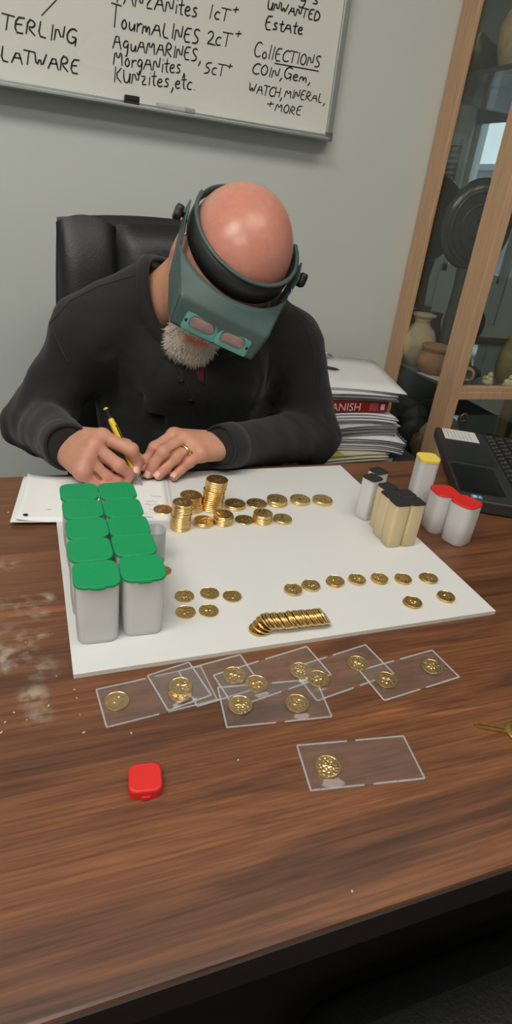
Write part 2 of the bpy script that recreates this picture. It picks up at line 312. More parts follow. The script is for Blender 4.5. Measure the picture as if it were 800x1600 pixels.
def write(text, a, bb, cap, wpx=2.1, slant=.12, grow=None, name='lettering'):
    """a, bb: baseline start/end on the photograph's wall, cap: letter height there"""
    A = ony(a[0], a[1], WF); Bp = ony(bb[0], bb[1], WF); u = (Bp - A); ln = np.linalg.norm(u); u /= ln
    v = np.array([-u[2], 0, u[0]]); k = 1 / 695.0
    tot = sum(adv(c) for c in text) - .1; sx = ln / tot; h = cap * k; w = wpx * k / 2
    mb = MB(); x = 0.0
    rnd = random.Random(text)
    for i, ch in enumerate(text):
        hh = h * (1.0 if grow is None or i > 0 else grow) * rnd.uniform(.93, 1.07); dy = rnd.uniform(-.05, .05) * h
        for st in GL.get(ch, []):
            P = [np.array(p, float) for p in st]
            if len(P) > 2:                                        # round the corners a little
                Q = [P[0]]
                for q in range(1, len(P) - 1): Q += [P[q] * .72 + P[q - 1] * .28, P[q] * .72 + P[q + 1] * .28]
                P = Q + [P[-1]]
            X = [A + u * ((x + p[0] + slant * p[1]) * sx) + v * (p[1] * hh + dy) for p in P]
            Lf, Rt = [], []
            for q in range(len(X)):
                tt = X[min(q + 1, len(X) - 1)] - X[max(q - 1, 0)]; tt = tt / max(1e-9, np.linalg.norm(tt)); nn = np.array([-tt[2], 0, tt[0]])
                ww = w * (1.0 if 0 < q < len(X) - 1 else .75)
                Lf.append(X[q] + nn * ww); Rt.append(X[q] - nn * ww)
            off = np.array([0, -.0006, 0]); of2 = np.array([0, -.0001, 0])
            mb.rings([[tuple(l + of2), tuple(l + off), tuple(r + off), tuple(r + of2)] for l, r in zip(Lf, Rt)], smooth=False)
        x += adv(ch)
    return wchild(mb, name, m_ink)
write('/', (66, 21), (86, 21), 24, slant=.5)
write('STERLING', (-16, 41), (118, 71), 19, 2.6, grow=1.35)
write('FLATWARE', (-16, 91), (123, 116), 18, 2.6)
write('TANZANites', (178, 4), (309, 28), 18, 2.3); write('1cT', (324, 28), (357, 34), 17, 2.2); write('+', (362, 24), (373, 25), 13, 2.4)
write('TourmALINES', (174, 43), (311, 70), 19, 2.4, grow=1.5); write('2cT', (322, 69), (360, 74), 18, 2.2); write('+', (366, 62), (377, 63), 14, 2.3)
write('AQuAMARINES,', (176, 76), (313, 97), 17, 2.3, grow=1.2)
write('MorgANites,', (177, 102), (288, 117), 18, 2.2, grow=1.15); write('5cT', (318, 115), (351, 119), 15, 2.1); write('+', (353, 111), (363, 112), 12, 2.3)
write('KUNzites,etc.', (178, 128), (305, 142), 18, 2.2, grow=1.15)
write('g', (466, 4), (478, 6), 16); write('s', (488, 6), (498, 8), 13)
write('UNWANTED', (417, 15), (498, 34), 13, 2.4); write('EstAte', (413, 45), (472, 55), 15, 2.5, grow=1.15)
write('CollECTIONS', (396, 89), (500, 106), 16, 2.1, grow=1.3); write('_', (429, 99), (468, 106), 3, 2.4, slant=0, name='underline')
write('COIN,', (393, 115), (440, 124), 14, 2.2); write('Gem,', (442, 123), (484, 131), 14, 2.2, grow=1.2)
write('WATCH,', (388, 145), (440, 154), 14, 2.1); write('MINERAL,', (444, 152), (507, 162), 13, 2.0)
write('+', (415, 170), (427, 171), 13, 2.2); write('MORE', (429, 174), (470, 181), 13, 2.0)
# marker eraser standing on the tray
ep = ony(206, 165, WF - .03)
er = empty('whiteboard_eraser', (ep[0], WF - .027, WB + .004)); tag(er, 'small black eraser resting on the whiteboard tray', 'eraser')
MB().box(-.016, .016, -.011, .011, .006, .017).build('handle', m_blk, er, .002)
MB().box(-.0155, .0155, -.0105, .0105, 0, .006).build('felt_pad', pmat('grey_felt', (48, 48, 50), .95), er)
mk = empty('marker', (ep[0] + .09, WF - .03, WB + .0105), .1); tag(mk, 'pale grey marker lying on the whiteboard tray', 'marker')
MB().tube([(-.035, 0, 0), (.03, 0, 0)], .0062, 12).build('barrel', pmat('marker_grey', (185, 188, 186), .4), mk)
MB().tube([(.03, 0, 0), (.055, 0, 0)], [.0066, .006], 12).build('cap', pmat('marker_cap', (150, 155, 155), .4), mk)

# ------------------------------------------------------------------ foam board and papers
BZ = TZ + .005
m_foam = pmat('white_foam_board', (208, 209, 209), 0.6, var=0.012, vscale=8)
m_foamcore = pmat('foam_core', (214, 208, 196), 0.8, var=0.05, vscale=300)
fbx0, fbx1, fby0, fby1 = .0185, .5035, .4245, .8425
fb = empty('foam_board', (.26, .63, TZ)); tag(fb, 'large white foam board laid on the desk under the coins', 'board')
MB().box(-.2415, .2425, -.2055, .2125, .0004, .0046).build('foam_core', m_foamcore, fb)
MB().box(-.2415, .2425, -.2055, .2125, .0046, .0050).build('top_sheet', m_foam, fb)
MB().box(-.2415, .2425, -.2055, .2125, 0, .0004).build('bottom_sheet', m_foam, fb)
m_paper = pmat('white_paper', (226, 227, 228), 0.7, var=0.015, vscale=15)
m_pencil = pmat('pencil_mark', (128, 132, 140), 0.8)
# folded sheet the man writes on
pr = empty('writing_paper', (.076, .768, BZ), math.radians(-7.5)); tag(pr, 'folded white sheet with pencilled notes under the writing hand', 'paper')
def sheet(mb, w, d, z, curl=0.0, nx=24, ny=10, th=.0003, hole=None):
    V, Fc = [], []
    for j in range(ny + 1):
        for i in range(nx + 1):
            x = -w / 2 + w * i / nx; y = -d / 2 + d * j / ny
            zz = z + curl * max(0.0, (-x - w / 2 + .035) / .035) ** 2
            V.append((x, y, zz + th))
    for j in range(ny):
        for i in range(nx):
            a = j * (nx + 1) + i; Fc.append((a, a + 1, a + nx + 2, a + nx + 1))
    n = len(V); V2 = [(x, y, z - th) for x, y, z in V]
    F2 = [tuple(i + n for i in f[::-1]) for f in Fc]
    B = [(i) for i in range(nx + 1)]; S = []
    for i in range(nx): S.append((i, i + n, i + 1 + n, i + 1)); a = ny * (nx + 1) + i; S.append((a + 1, a + 1 + n, a + n, a))
    for j in range(ny): a = j * (nx + 1); S.append((a + nx + 1, a + nx + 1 + n, a + n, a)); c = a + nx; S.append((c, c + n, c + nx + 1 + n, c + nx + 1))
    return mb.add(V + V2, Fc + F2 + S, True)
sheet(MB(), .212, .136, .0002, 0.0).build('lower_leaf', m_paper, pr)
sheet(MB(), .200, .134, .0008, .0045).build('upper_leaf', m_paper, pr)
MB().lathe([(.0, 0), (.0032, 0), (.0032, .0002), (0, .0002)], 14, False, False, M=Matrix.Translation((-.0885, -.055, .0042))).build('punch_hole', m_blk, pr)
sc = MB(); rs = random.Random(3)
for k in range(9):
    x0 = rs.uniform(.052, .086); y0 = -.058 + .012 * (k % 6) + rs.uniform(-.003, .003); P = []
    for q in range(rs.randint(6, 12)): P.append((x0 + q * .0022, y0 + rs.uniform(-.0022, .0022), .0013))
    sc.tube(P, .00028, 4)
for k in range(2):
    P = [(-.086 + .02 * k + q * .002, -.036 + rs.uniform(-.001, .001), .0014) for q in range(5)]; sc.tube(P, .00025, 4)
sc.build('pencil_notes', m_pencil, pr)['kind'] = 'stuff'

# ------------------------------------------------------------------ coin tubes
def frosted(name, col, alpha=0.18, trl=0.5):
    m = bpy.data.materials.new(name); m.use_nodes = True; nt = m.node_tree; N = nt.nodes; L = nt.links; N.remove(N['Principled BSDF'])
    d = N.new('ShaderNodeBsdfDiffuse'); d.inputs[0].default_value = lin(col)
    tl = N.new('ShaderNodeBsdfTranslucent'); tl.inputs[0].default_value = lin(col)
    tp = N.new('ShaderNodeBsdfTransparent'); tp.inputs[0].default_value = (.93, .93, .93, 1)
    g = N.new('ShaderNodeBsdfGlossy'); g.inputs['Roughness'].default_value = .35
    nz = N.new('ShaderNodeTexNoise'); nz.inputs['Scale'].default_value = 60; mr = N.new('ShaderNodeMapRange'); mr.inputs[3].default_value = .28; mr.inputs[4].default_value = .42
    L.new(nz.outputs['Fac'], mr.inputs[0]); L.new(mr.outputs[0], g.inputs['Roughness'])
    m1 = N.new('ShaderNodeMixShader'); m1.inputs[0].default_value = trl; L.new(d.outputs[0], m1.inputs[1]); L.new(tl.outputs[0], m1.inputs[2])
    m2 = N.new('ShaderNodeMixShader'); m2.inputs[0].default_value = alpha; L.new(m1.outputs[0], m2.inputs[1]); L.new(tp.outputs[0], m2.inputs[2])
    m3 = N.new('ShaderNodeMixShader'); L.new(schlick(nt, .04, .8), m3.inputs[0]); L.new(m2.outputs[0], m3.inputs[1]); L.new(g.outputs[0], m3.inputs[2])
    L.new(m3.outputs[0], N['Material Output'].inputs[0]); return m
m_frost = frosted('frosted_clear_plastic', (252, 252, 252), .24, .38)
m_frostc = frosted('frosted_cream_plastic', (250, 234, 198), .14, .38)
m_green = pmat('green_lid_plastic', (0, 146, 86), 0.5, var=0.03, bump=.1, bscale=900)
m_red = pmat('red_lid_plastic', (208, 36, 32), 0.5, var=0.03, bump=.1, bscale=900)
m_blklid = pmat('black_lid_plastic', (34, 35, 37), 0.55, var=0.05, bump=.1, bscale=900)
m_yel = pmat('yellow_lid_plastic', (226, 205, 88), 0.5, var=0.03, bump=.1, bscale=900)
def make_tube(name, w, r, h, lidh, m_body, m_lid, inset=.0016, tab=True):
    """square coin tube standing on its base; w outer width of lid, h full height"""
    root = empty(name)
    wb_ = w - 2 * inset; R = []
    for z, ww in ((0.0, wb_ - .003), (.0015, wb_ - .0008), (h * .5, wb_ - .0002), (h - lidh, wb_)):
        R.append([(x, y, z) for x, y in rrect(ww, ww, r, 5)])
    mb = MB(); mb.rings(R, True, False, True)
    Ri = [[(x, y, z) for x, y in rrect(ww, ww, r * .9, 5)] for z, ww in ((h - lidh, wb_ - .002), (.003, wb_ - .0034))]
    mb.rings(Ri, False, True, True)
    n = len(R[0]); mb.add(R[-1] + Ri[0], [(j, (j + 1) % n, n + (j + 1) % n, n + j) for j in range(n)])
    body = mb.build('tube_body', m_body, root)
    lid = MB(); rl = []
    for z, ww in ((h - lidh, w), (h - .0012, w), (h - .0004, w - .0006), (h, w - .0020), (h - .0003, w - .0040)):
        rl.append([(x, y, z) for x, y in rrect(ww, ww, r + (ww - wb_) / 2 if ww > wb_ else r, 6)])
    lid.rings(rl, True, True, True)
    lo = lid.build('lid', m_lid, root)
    if tab:
        MB().prism([(-.009, -w / 2 + .001), (.009, -w / 2 + .001), (.005, -w / 2 - .0022), (-.005, -w / 2 - .0022)], h - lidh, h - lidh + .0018).build('thumb_tab', m_lid, lo)
    return root
g0 = None
rowsL = ['front row, left column', 'second row, left column', 'third row, left column', 'fourth row, left column', 'back row, left column']
GX = [[.0458, .0443, .0458, .0450, .0445], [.0905, .0893, .0898, .0893, .0888]]
GY = [[.4820, .5262, .5690, .6120, .6548], [.4850, .5290, .5675, .6100, .6530]]
for c in range(2):
    for k in range(5):
        if g0 is None: o = g0 = make_tube('coin_tube', .0438, .0095, .0705, .0030, m_frost, m_green)
        else: o = copy_tree(g0)
        o.location = (GX[c][k], GY[c][k], BZ); o.rotation_euler.z = math.radians([[-1, .5, -.5, 1, -.8], [-2.5, 1.2, -1, .5, 1]][c][k])
        tag(o, 'green-lidded frosted coin tube, ' + ['front', 'second', 'third', 'fourth', 'back'][k] + ' row of the ' + ['left', 'right'][c] + ' column', 'coin tube', 'green-lidded coin tubes')
def place_tube(src, lidpx, h, rz, label, group, z=TZ):
    p = onz(lidpx[0], lidpx[1], z + h); o = src['o'] if not src['used'] else copy_tree(src['o']); src['used'] = True
    o.location = (p[0], p[1], z); o.rotation_euler.z = math.radians(rz); tag(o, label, 'coin tube', group)
HB = .0665
sb = dict(o=make_tube('coin_tube', .0232, .0042, HB, .0022, m_frost, m_blklid, .0003, False), used=False)
sbc = dict(o=make_tube('coin_tube', .0232, .0042, HB, .0022, m_frostc, m_blklid, .0003, False), used=False)
place_tube(sb, (583, 745), HB, 19, 'clear black-lidded coin tube standing apart at the left of the black lids', 'black-lidded coin tubes', BZ)
place_tube(sb, (592, 734.5), HB, 15, 'clear black-lidded coin tube farthest back behind another clear one', 'black-lidded coin tubes', BZ)
for px, rz, lb in [((607, 759), 12, 'cream-filled black-lidded tube at the back of the tight cluster'), ((612.5, 771), 2, 'cream-filled black-lidded tube at the left of the front four'), ((635, 770), 3, 'cream-filled black-lidded tube at the back right of the front four'), ((626, 783), -1, 'cream-filled black-lidded tube at the very front of the cluster'), ((649.5, 782), 0, 'cream-filled black-lidded tube at the far right of the cluster')]:
    place_tube(sbc, px, HB, rz, lb, 'black-lidded coin tubes', BZ)
place_tube(dict(o=make_tube('coin_tube', .0310, .0070, .092, .0055, m_frost, m_yel, .0004, False), used=False), (670, 713), .092, -14, 'tall frosted coin tube with the yellow lid', 'lidded coin tubes by the laptop')
sr = dict(o=make_tube('coin_tube', .0370, .0105, .064, .0025, m_frost, m_red, .0004, False), used=False)
place_tube(sr, (696, 766), .064, -6, 'red-lidded coin tube standing nearer the yellow-lidded tube', 'lidded coin tubes by the laptop')
place_tube(sr, (730, 783), .064, 19, 'red-lidded coin tube standing in front beside the laptop corner', 'lidded coin tubes by the laptop')
# loose red lid on the desk
rl = onz(227, 1213, TZ + .010); rlo = empty('tube_lid', (rl[0], rl[1], TZ), math.radians(-7)); tag(rlo, 'loose red square tube lid lying alone on the desk', 'lid')
lid = MB(); R = []
for z, ww in ((0, .0252), (.0072, .0256), (.0092, .0250), (.0100, .0225), (.0097, .0208)): R.append([(x, y, z) for x, y in rrect(ww, ww, .0062, 6)])
lid.rings(R, True, True, True).build('cap', m_red, rlo)
MB().prism([(-.004, -.0124), (.004, -.0124), (.0025, -.0140), (-.0025, -.0140)], .001, .004).build('thumb_tab', m_red, rlo)
# small clear open tube behind the green ones
ct = empty('open_tube', (.1262, .6005, BZ)); tag(ct, 'small clear round tube, open at the top, beside the green-lidded tubes', 'tube')
m_clear = frosted('clear_plastic', (215, 222, 228), .62, .5)
MB().lathe([(.0125, 0), (.0125, .042), (.0115, .042), (.0115, .0015), (.0, .0015)], 28, True, False).build('tube_wall', m_clear, ct)
MB().lathe([(.0125, .0415), (.0133, .0425), (.0125, .0432), (.0116, .0425)], 28, False, False).build('rim', m_clear, ct)

# ------------------------------------------------------------------ coins
m_gold, nt, b = new_mat('gold'); b.inputs['Metallic'].default_value = 1.0; b.inputs['Roughness'].default_value = 0.25
nz = nt.nodes.new('ShaderNodeTexNoise'); nz.inputs['Scale'].default_value = 400; tc = nt.nodes.new('ShaderNodeTexCoord'); nt.links.new(tc.outputs['Object'], nz.inputs['Vector'])
cr_ = nt.nodes.new('ShaderNodeValToRGB'); cr_.color_ramp.elements[0].color = lin((230, 192, 120)); cr_.color_ramp.elements[1].color = lin((247, 218, 156)); nt.links.new(nz.outputs['Fac'], cr_.inputs[0]); nt.links.new(cr_.outputs[0], b.inputs['Base Color'])
FX = [[(random.Random(40 + 9 * q + k).uniform(-30, 30), random.Random(70 + 5 * q + k).uniform(-30, 30), q * 1.7) for q in range(6)] for k in (0, 1)]
def relief(kind, u, v):
    """height 0..1 of the struck design at unit-disc position"""
    g = lambda cx, cy, sx, sy, a=0.0: math.exp(-((((u - cx) * math.cos(a) + (v - cy) * math.sin(a)) / sx) ** 2 + ((-(u - cx) * math.sin(a) + (v - cy) * math.cos(a)) / sy) ** 2))
    if kind == 0:      # standing figure with rays
        h = g(0, .28, .13, .15) + g(.02, -.12, .16, .36) + .8 * g(.28, .22, .22, .07, .6) + .7 * g(-.24, .1, .22, .07, -.5) + .5 * g(.15, -.5, .3, .12)
        h += .35 * max(0, math.sin(math.atan2(v + .6, u) * 22)) * (1 if math.hypot(u, v) > .4 else 0)
    else:              # flying bird over a nest
        h = g(-.05, .12, .42, .12, .5) + .8 * g(.2, .25, .3, .1, -.4) + .9 * g(0, -.38, .42, .13) + .5 * g(-.35, .35, .12, .12) + .5 * g(.3, -.15, .14, .14)
    rr = math.hypot(u, v)
    if rr < .76: h = .75 * min(h, 1.1) + .38 * max(0.0, sum(math.sin(u * FX[kind][q][0] + v * FX[kind][q][1] + FX[kind][q][2]) for q in range(6)) / 3.2 + .25)
    if .74 < rr < .88: h += .55 * max(0, math.sin(math.atan2(v, u) * (21 if kind else 17)) * math.sin(rr * 60))
    return min(1.2, h)
def coin_mesh(name, r, t, kind, nr=24, ns=72):
    V = []; Fc = []
    radii = [r * .93 * (i / nr) for i in range(1, nr + 1)]
    V.append((0, 0, t - .0003 + .00035 * relief(kind, 0, 0)))
    for i, q in enumerate(radii):
        for j in range(ns):
            a = 2 * math.pi * j / ns; x, y = q * math.cos(a), q * math.sin(a)
            V.append((x, y, t - .00030 + (.00075 * relief(kind, x / r, y / r) if i < nr - 1 else 0)))
    for q, z in ((.945, t), (.972, t), (1.0, t - .0005), (1.0, .0005), (.972, 0), (.945, 0), (.93, .0003)):
        for j in range(ns):
            a = 2 * math.pi * j / ns; V.append((q * r * math.cos(a), q * r * math.sin(a), z))
    for j in range(ns): Fc.append((0, 1 + j, 1 + (j + 1) % ns))
    rows = nr + 7
    for i in range(rows - 1):
        for j in range(ns):
            a = 1 + i * ns + j; c = 1 + i * ns + (j + 1) % ns; Fc.append((a, a + ns, c + ns, c))
    Fc.append(tuple(1 + (rows - 1) * ns + j for j in range(ns))[::-1])
    m = bpy.data.meshes.new(name); m.from_pydata(V, [], Fc); m.update(); m.materials.append(m_gold)
    sm = [False] * len(Fc)
    for i in range(ns * (nr + 1)): sm[i] = True
    m.polygons.foreach_set('use_smooth', sm); return m
DIM = {'L': (.0155, .0029), 'M': (.0136, .0023), 'S': (.0110, .0018)}
CM = {(k, q): coin_mesh('coin', DIM[k][0], DIM[k][1], q) for k in DIM for q in (0, 1)}
rc = random.Random(11)
def coin(size, x, y, z, label, group, rot=None, kind=None):
    o = bpy.data.objects.new('gold_coin', CM[(size, rc.randint(0, 1) if kind is None else kind)])
    link(o); o.location = (x, y, z); o.rotation_euler = rot if rot else (0, 0, rc.uniform(0, 6.28)); return tag(o, label, 'coin', group)
def stack(size, px, n, what, group, jit=.0006, drift=(0, 0), steps=()):
    r, t = DIM[size]; p = onz(px[0], px[1], BZ + n * t)
    sx = sy = 0.0
    for k in range(n):
        for s in steps:
            if k == s[0]: sx += s[1]; sy += s[2]
        f = (k - (n - 1)) if n > 1 else 0
        tx = sum(s[1] for s in steps); ty = sum(s[2] for s in steps)
        if n == 1: lb = 'single gold coin ' + what
        elif n == 2: lb = ['lower', 'upper'][k] + ' of two stacked gold coins ' + what
        else: lb = ('top' if k == n - 1 else ORD[k] + ' from bottom' if k else 'bottom') + ' coin of the ' + what
        coin(size, p[0] + rc.uniform(-jit, jit) + sx - tx + f * drift[0], p[1] + rc.uniform(-jit, jit) + sy - ty + f * drift[1], BZ + k * t, lb, group)
G1 = 'coins stacked near the writing hands'
stack('M', (255, 795.5), 1, 'lying left of the stacks by the hands', G1)
stack('M', (286, 784), 17, 'tall narrow stack nearest the green lids', G1, .0004, (.00008, .0), [(9, .0012, .0006)])
stack('L', (299, 773), 8, 'medium stack behind the tall narrow stack', G1, .0005, (-.00035, .00015))
stack('L', (339, 748.5), 16, 'tallest gold stack below the ring hand', G1, .0004, (.0001, 0), [(6, .0008, 0), (11, .0022, .0006)])
stack('L', (367.5, 786), 2, 'just right of the tallest stack', G1)
stack('L', (400.5, 785.5), 1, 'second right of the tallest stack in the back row', G1)
stack('L', (433.5, 778.5), 3, 'three-coin pile in the back row', G1, .0008)
stack('L', (469, 779), 2, 'second from the right end of the back row', G1)
stack('L', (504.5, 779), 2, 'at the right end of the back row', G1, .0009)
stack('M', (318, 812), 3, 'low pile in front of the tallest stack', G1)
stack('M', (349.5, 803), 6, 'short pile left of the two-row middle', G1, .0007)
stack('M', (382, 811.5), 1, 'between the two short piles of the front row', G1)
stack('M', (411, 801), 6, 'short pile right of the lone front coin', G1, .0006)
stack('M', (442, 809), 2, 'at the right end of the front row', G1, .0007)
G2 = 'single coins in the middle of the board'
for px, lb in [((288, 931), 'top left of the loose group of five'), ((327, 926), 'top middle of the loose group of five'), ((363, 931), 'top right of the loose group of five'), ((290, 955.5), 'bottom left of the loose group of five'), ((326, 953), 'bottom right of the loose group of five')]:
    stack('S', px, 1, lb, G2)
G3 = 'coin pairs along the right of the board'
for i, px in enumerate([(457.5, 919.5), (486, 912.5), (524, 907), (558.5, 904), (593, 903), (631, 903), (670, 901.5)]):
    stack('S', px, 2, ['at the left end of the long right row', 'second from left in the long right row', 'third from left in the long right row', 'in the middle of the long right row', 'third from right in the long right row', 'second from right in the long right row', 'at the right end of the long right row'][i], G3, .0009)
stack('S', (645, 939.5), 2, 'below the long right row, left one of two', G3, .0008); stack('S', (698, 930.5), 2, 'nearest the right edge of the foam board', G3, .0008)
# toppled roll of coins, leaning one on the next
G4 = 'toppled roll of coins on the foam board'
a_, b_ = onz(404, 984, BZ), onz(504, 974, BZ); nF = 28
dirv = (b_ - a_); L_ = np.linalg.norm(dirv[:2]); ang = math.atan2(dirv[1], dirv[0])
s_ = 0.0
for k in range(nF):
    tilt = math.radians(min(46, 3 + k * 13)) if k < 4 else math.radians(46 + rc.uniform(-2, 2))
    r, t = DIM['S']
    q = a_ + dirv * (k / (nF - 1)); z = BZ + r * math.sin(tilt) + .0001 + .001 * min(k, 3) / 3
    o = coin('S', q[0] + rc.uniform(-.0004, .0004), q[1] + rc.uniform(-.0012, .0012), z, None, G4)
    lab = 'flat leftmost coin of the toppled gold roll' if k == 0 else 'rightmost coin of the toppled gold roll, face showing' if k == nF - 1 else ORD[k] + ' coin from the left in the toppled gold roll'
    tag(o, lab, 'coin', G4)
    o.matrix_world = Matrix.Translation((q[0], q[1] + rc.uniform(-.001, .001), z)) @ Matrix.Rotation(ang, 4, 'Z') @ Matrix.Rotation(tilt, 4, 'Y') @ Matrix.Rotation(rc.uniform(0, 6), 4, 'Z')
coin('S', .1305, .5735, BZ, 'gold coin half hidden behind the right column of green-lidded tubes', G2)

# ------------------------------------------------------------------ plastic flips with coins
def film(name, haze, gloss, col=(200, 205, 210)):
    m = bpy.data.materials.new(name); m.use_nodes = True; nt = m.node_tree; N = nt.nodes; L = nt.links; N.remove(N['Principled BSDF'])
    tp = N.new('ShaderNodeBsdfTransparent'); tp.inputs[0].default_value = (.995, .995, .995, 1)
    d = N.new('ShaderNodeBsdfDiffuse'); d.inputs[0].default_value = lin(col)
    nz = N.new('ShaderNodeTexNoise'); nz.inputs['Scale'].default_value = 45; mr = N.new('ShaderNodeMapRange'); mr.inputs[3].default_value = haze * .5; mr.inputs[4].default_value = haze * 1.5
    tc = N.new('ShaderNodeTexCoord'); L.new(tc.outputs['Object'], nz.inputs['Vector']); L.new(nz.outputs['Fac'], mr.inputs[0])
    m1 = N.new('ShaderNodeMixShader'); L.new(mr.outputs[0], m1.inputs[0]); L.new(tp.outputs[0], m1.inputs[1]); L.new(d.outputs[0], m1.inputs[2])
    g = N.new('ShaderNodeBsdfGlossy'); g.inputs['Roughness'].default_value = .12
    m2 = N.new('ShaderNodeMixShader'); L.new(schlick(nt, .05, gloss), m2.inputs[0]); L.new(m1.outputs[0], m2.inputs[1]); L.new(g.outputs[0], m2.inputs[2])
    L.new(m2.outputs[0], N['Material Output'].inputs[0]); return m
m_film = film('vinyl_film', .032, .9); m_weld = film('vinyl_weld', .30, 1.0, (225, 228, 232))
def flip(name, c, ang, w, d, z, coins, label, gap=True, stitch=True, sag=0.0):
    """c centre on desk; coins: list of (px, py, label, kind)"""
    root = empty('coin_flip', (c[0], c[1], TZ), math.radians(ang)); tag(root, label, 'coin flip', 'clear vinyl coin flips')
    ca, sa = math.cos(math.radians(ang)), math.sin(math.radians(ang)); loc = []
    r, t = DIM['S']
    for px, py, lb, kd, dz in coins:
        p = onz(px, py, TZ + z + t + dz); coin('S', p[0], p[1], TZ + z + .0002 + dz, lb, 'coins inside the clear flips', kind=kd)
        dx, dy = p[0] - c[0], p[1] - c[1]; loc.append((dx * ca + dy * sa, -dx * sa + dy * ca, t + dz))
    def grid(hfun, nx, ny, zoff):
        mb = MB(); V = []; Fc = []
        for j in range(ny + 1):
            for i in range(nx + 1):
                x = -w / 2 + w * i / nx; y = -d / 2 + d * j / ny; V.append((x, y, z + zoff + hfun(x, y)))
        for j in range(ny):
            for i in range(nx):
                a = j * (nx + 1) + i; Fc.append((a, a + 1, a + nx + 2, a + nx + 1))
        return mb.add(V, Fc, True)
    def hf(x, y):
        h = .0003 + .0003 * math.sin(x * 130 + c[0] * 90) * math.sin(y * 110 + 1)
        for qx, qy, tt in loc:
            dd = math.hypot(x - qx, y - qy)
            h = max(h, .0003 + (tt + .0004) * (1 if dd < r + .0012 else max(0, 1 - (dd - r - .0012) / .012) ** 2))
        e = min((w / 2 - abs(x)), (d / 2 - abs(y))) / .004
        return h * min(1, max(0, e))
    grid(lambda x, y: 0, 4, 2, .0001).build('lower_film', m_film, root)
    grid(hf, 48, 26, .0004).build('upper_film', m_film, root)
    ed = MB(); wz = .0008; x0, y0 = w / 2, d / 2
    def strip(ax, ay, bx, by):
        dx, dy = bx - ax, by - ay; L = math.hypot(dx, dy); n = max(2, int(L / .0016)) if stitch else 1
        A = math.atan2(dy, dx)
        for k in range(n):
            f0, f1 = k / n, (k + (.66 if stitch else 1)) / n
            ed.box(f0 * L, f1 * L, -wz, wz, .0, .0007, M=Matrix.Translation((ax, ay, z)) @ Matrix.Rotation(A, 4, 'Z'))
        ed.box(0, L, -wz * .28, wz * .28, .0, .0010, M=Matrix.Translation((ax, ay, z)) @ Matrix.Rotation(A, 4, 'Z'))
    g = .004 if gap else 0
    for sy in (-1, 1):
        if gap: strip(-x0, sy * y0, -g, sy * y0); strip(g, sy * y0, x0, sy * y0)
        else: strip(-x0, sy * y0, x0, sy * y0)
    for sx in (-1, 1): strip(sx * x0, -y0, sx * x0, y0)
    ed.build('welded_edge', m_weld, root)
    return root
z1 = .0002
flip('A', (.0885, .3878), 4.9, .100, .045, z1, [(182.5, 1094.5, 'gold coin in the leftmost flip', 1, 0)], 'clear two-pocket flip at the far left, half under a folded one')
flip('B', (.1102, .3935), 12, .043, .047, z1 + .0012, [(282, 1082, 'lower coin of two in the folded square flip', 0, 0), (282, 1071.5, 'upper coin of two in the folded square flip', 0, .0020)], 'clear flip folded into a square over the leftmost flip', gap=False)
flip('C', (.1500, .3935), 8, .066, .047, z1 + .0004, [(366, 1054, 'gold coin in the flip just right of the folded square one', 0, 0)], 'clear flip lying between the folded square one and the overlapping pair', gap=False, stitch=False)
flip('D', (.2020, .3870), 10, .108, .044, z1 + .0008, [(400.5, 1067.5, 'dull gold coin above the front flip, left pocket behind', 1, 0), (470, 1047, 'gold coin left of its overlapping neighbour in the middle flips', 0, 0)], 'clear two-pocket flip behind the front flip', stitch=False)
flip('E', (.1900, .3535), -6.4, .097, .047, z1 + .0016, [(375.5, 1100.5, 'gold coin in the left pocket of the front flip', 0, 0), (464, 1098, 'gold coin in the right pocket of the front flip', 1, 0)], 'clear two-pocket flip in front holding two gold coins')
flip('F', (.2735, .3770), 9.5, .094, .046, z1 + .0004, [(497, 1059.5, 'gold coin overlapping its left neighbour between two flips', 1, .0006), (559.5, 1036, 'gold coin in the flip left of the glossy rightmost flip', 0, 0)], 'clear two-pocket flip between the middle one and the rightmost one', stitch=False)
flip('H', (.3395, .3573), 6.2, .095, .042, z1 + .0012, [(603.5, 1061.5, 'gold coin in the left pocket of the rightmost flip in the row', 1, 0), (675, 1041, 'gold coin in the right pocket of the rightmost flip in the row', 0, 0)], 'wrinkled glossy two-pocket flip at the right end of the row', stitch=False)
flip('I', (.2386, .2758), -8, .099, .0435, z1, [(512, 1197, 'gold coin in the flip lying alone nearest the camera', 0, 0)], 'clear two-pocket flip alone at the front with one coin')

# ------------------------------------------------------------------ brass key at the right
k0, k1 = onz(741, 1134), onz(800, 1144); ka = math.atan2(k1[1] - k0[1], k1[0] - k0[0])
ky = empty('key', (k0[0], k0[1], TZ), ka); tag(ky, 'brass door key lying at the right edge of the desk', 'key')
m_brass = pmat('brass', (190, 155, 92), .35, metal=.9, var=.1, vscale=90)
P = [(0, .0004), (.002, .0028), (.005, .0016), (.0085, .0030), (.012, .0012), (.0155, .0028), (.019, .0017), (.023, .0030), (.027, .0034), (.030, .0034), (.030, -.0034), (.027, -.0034), (.004, -.0030), (0, -.001)]
MB().prism(P[::-1], .0002, .0022).build('blade', m_brass, ky)
MB().box(.002, .027, -.0004, .0006, .0022, .0025).build('groove_ridge', pmat('brass_dark', (120, 92, 48), .4, metal=.9), ky)
bw = MB(); no = 26
for z in (0,): 
    R = []
    for (rr_, zz) in ((.0038, .0002), (.0118, .0002), (.0122, .0012), (.0118, .0024), (.0038, .0024), (.0038, .0002)):
        R.append([(.0405 + rr_ * math.cos(2 * math.pi * j / no) + (.0 if rr_ > .005 else .004), rr_ * 1.05 * math.sin(2 * math.pi * j / no), zz) for j in range(no)])
    bw.rings(R, False, False, True)
bw.build('bow', m_brass, ky)

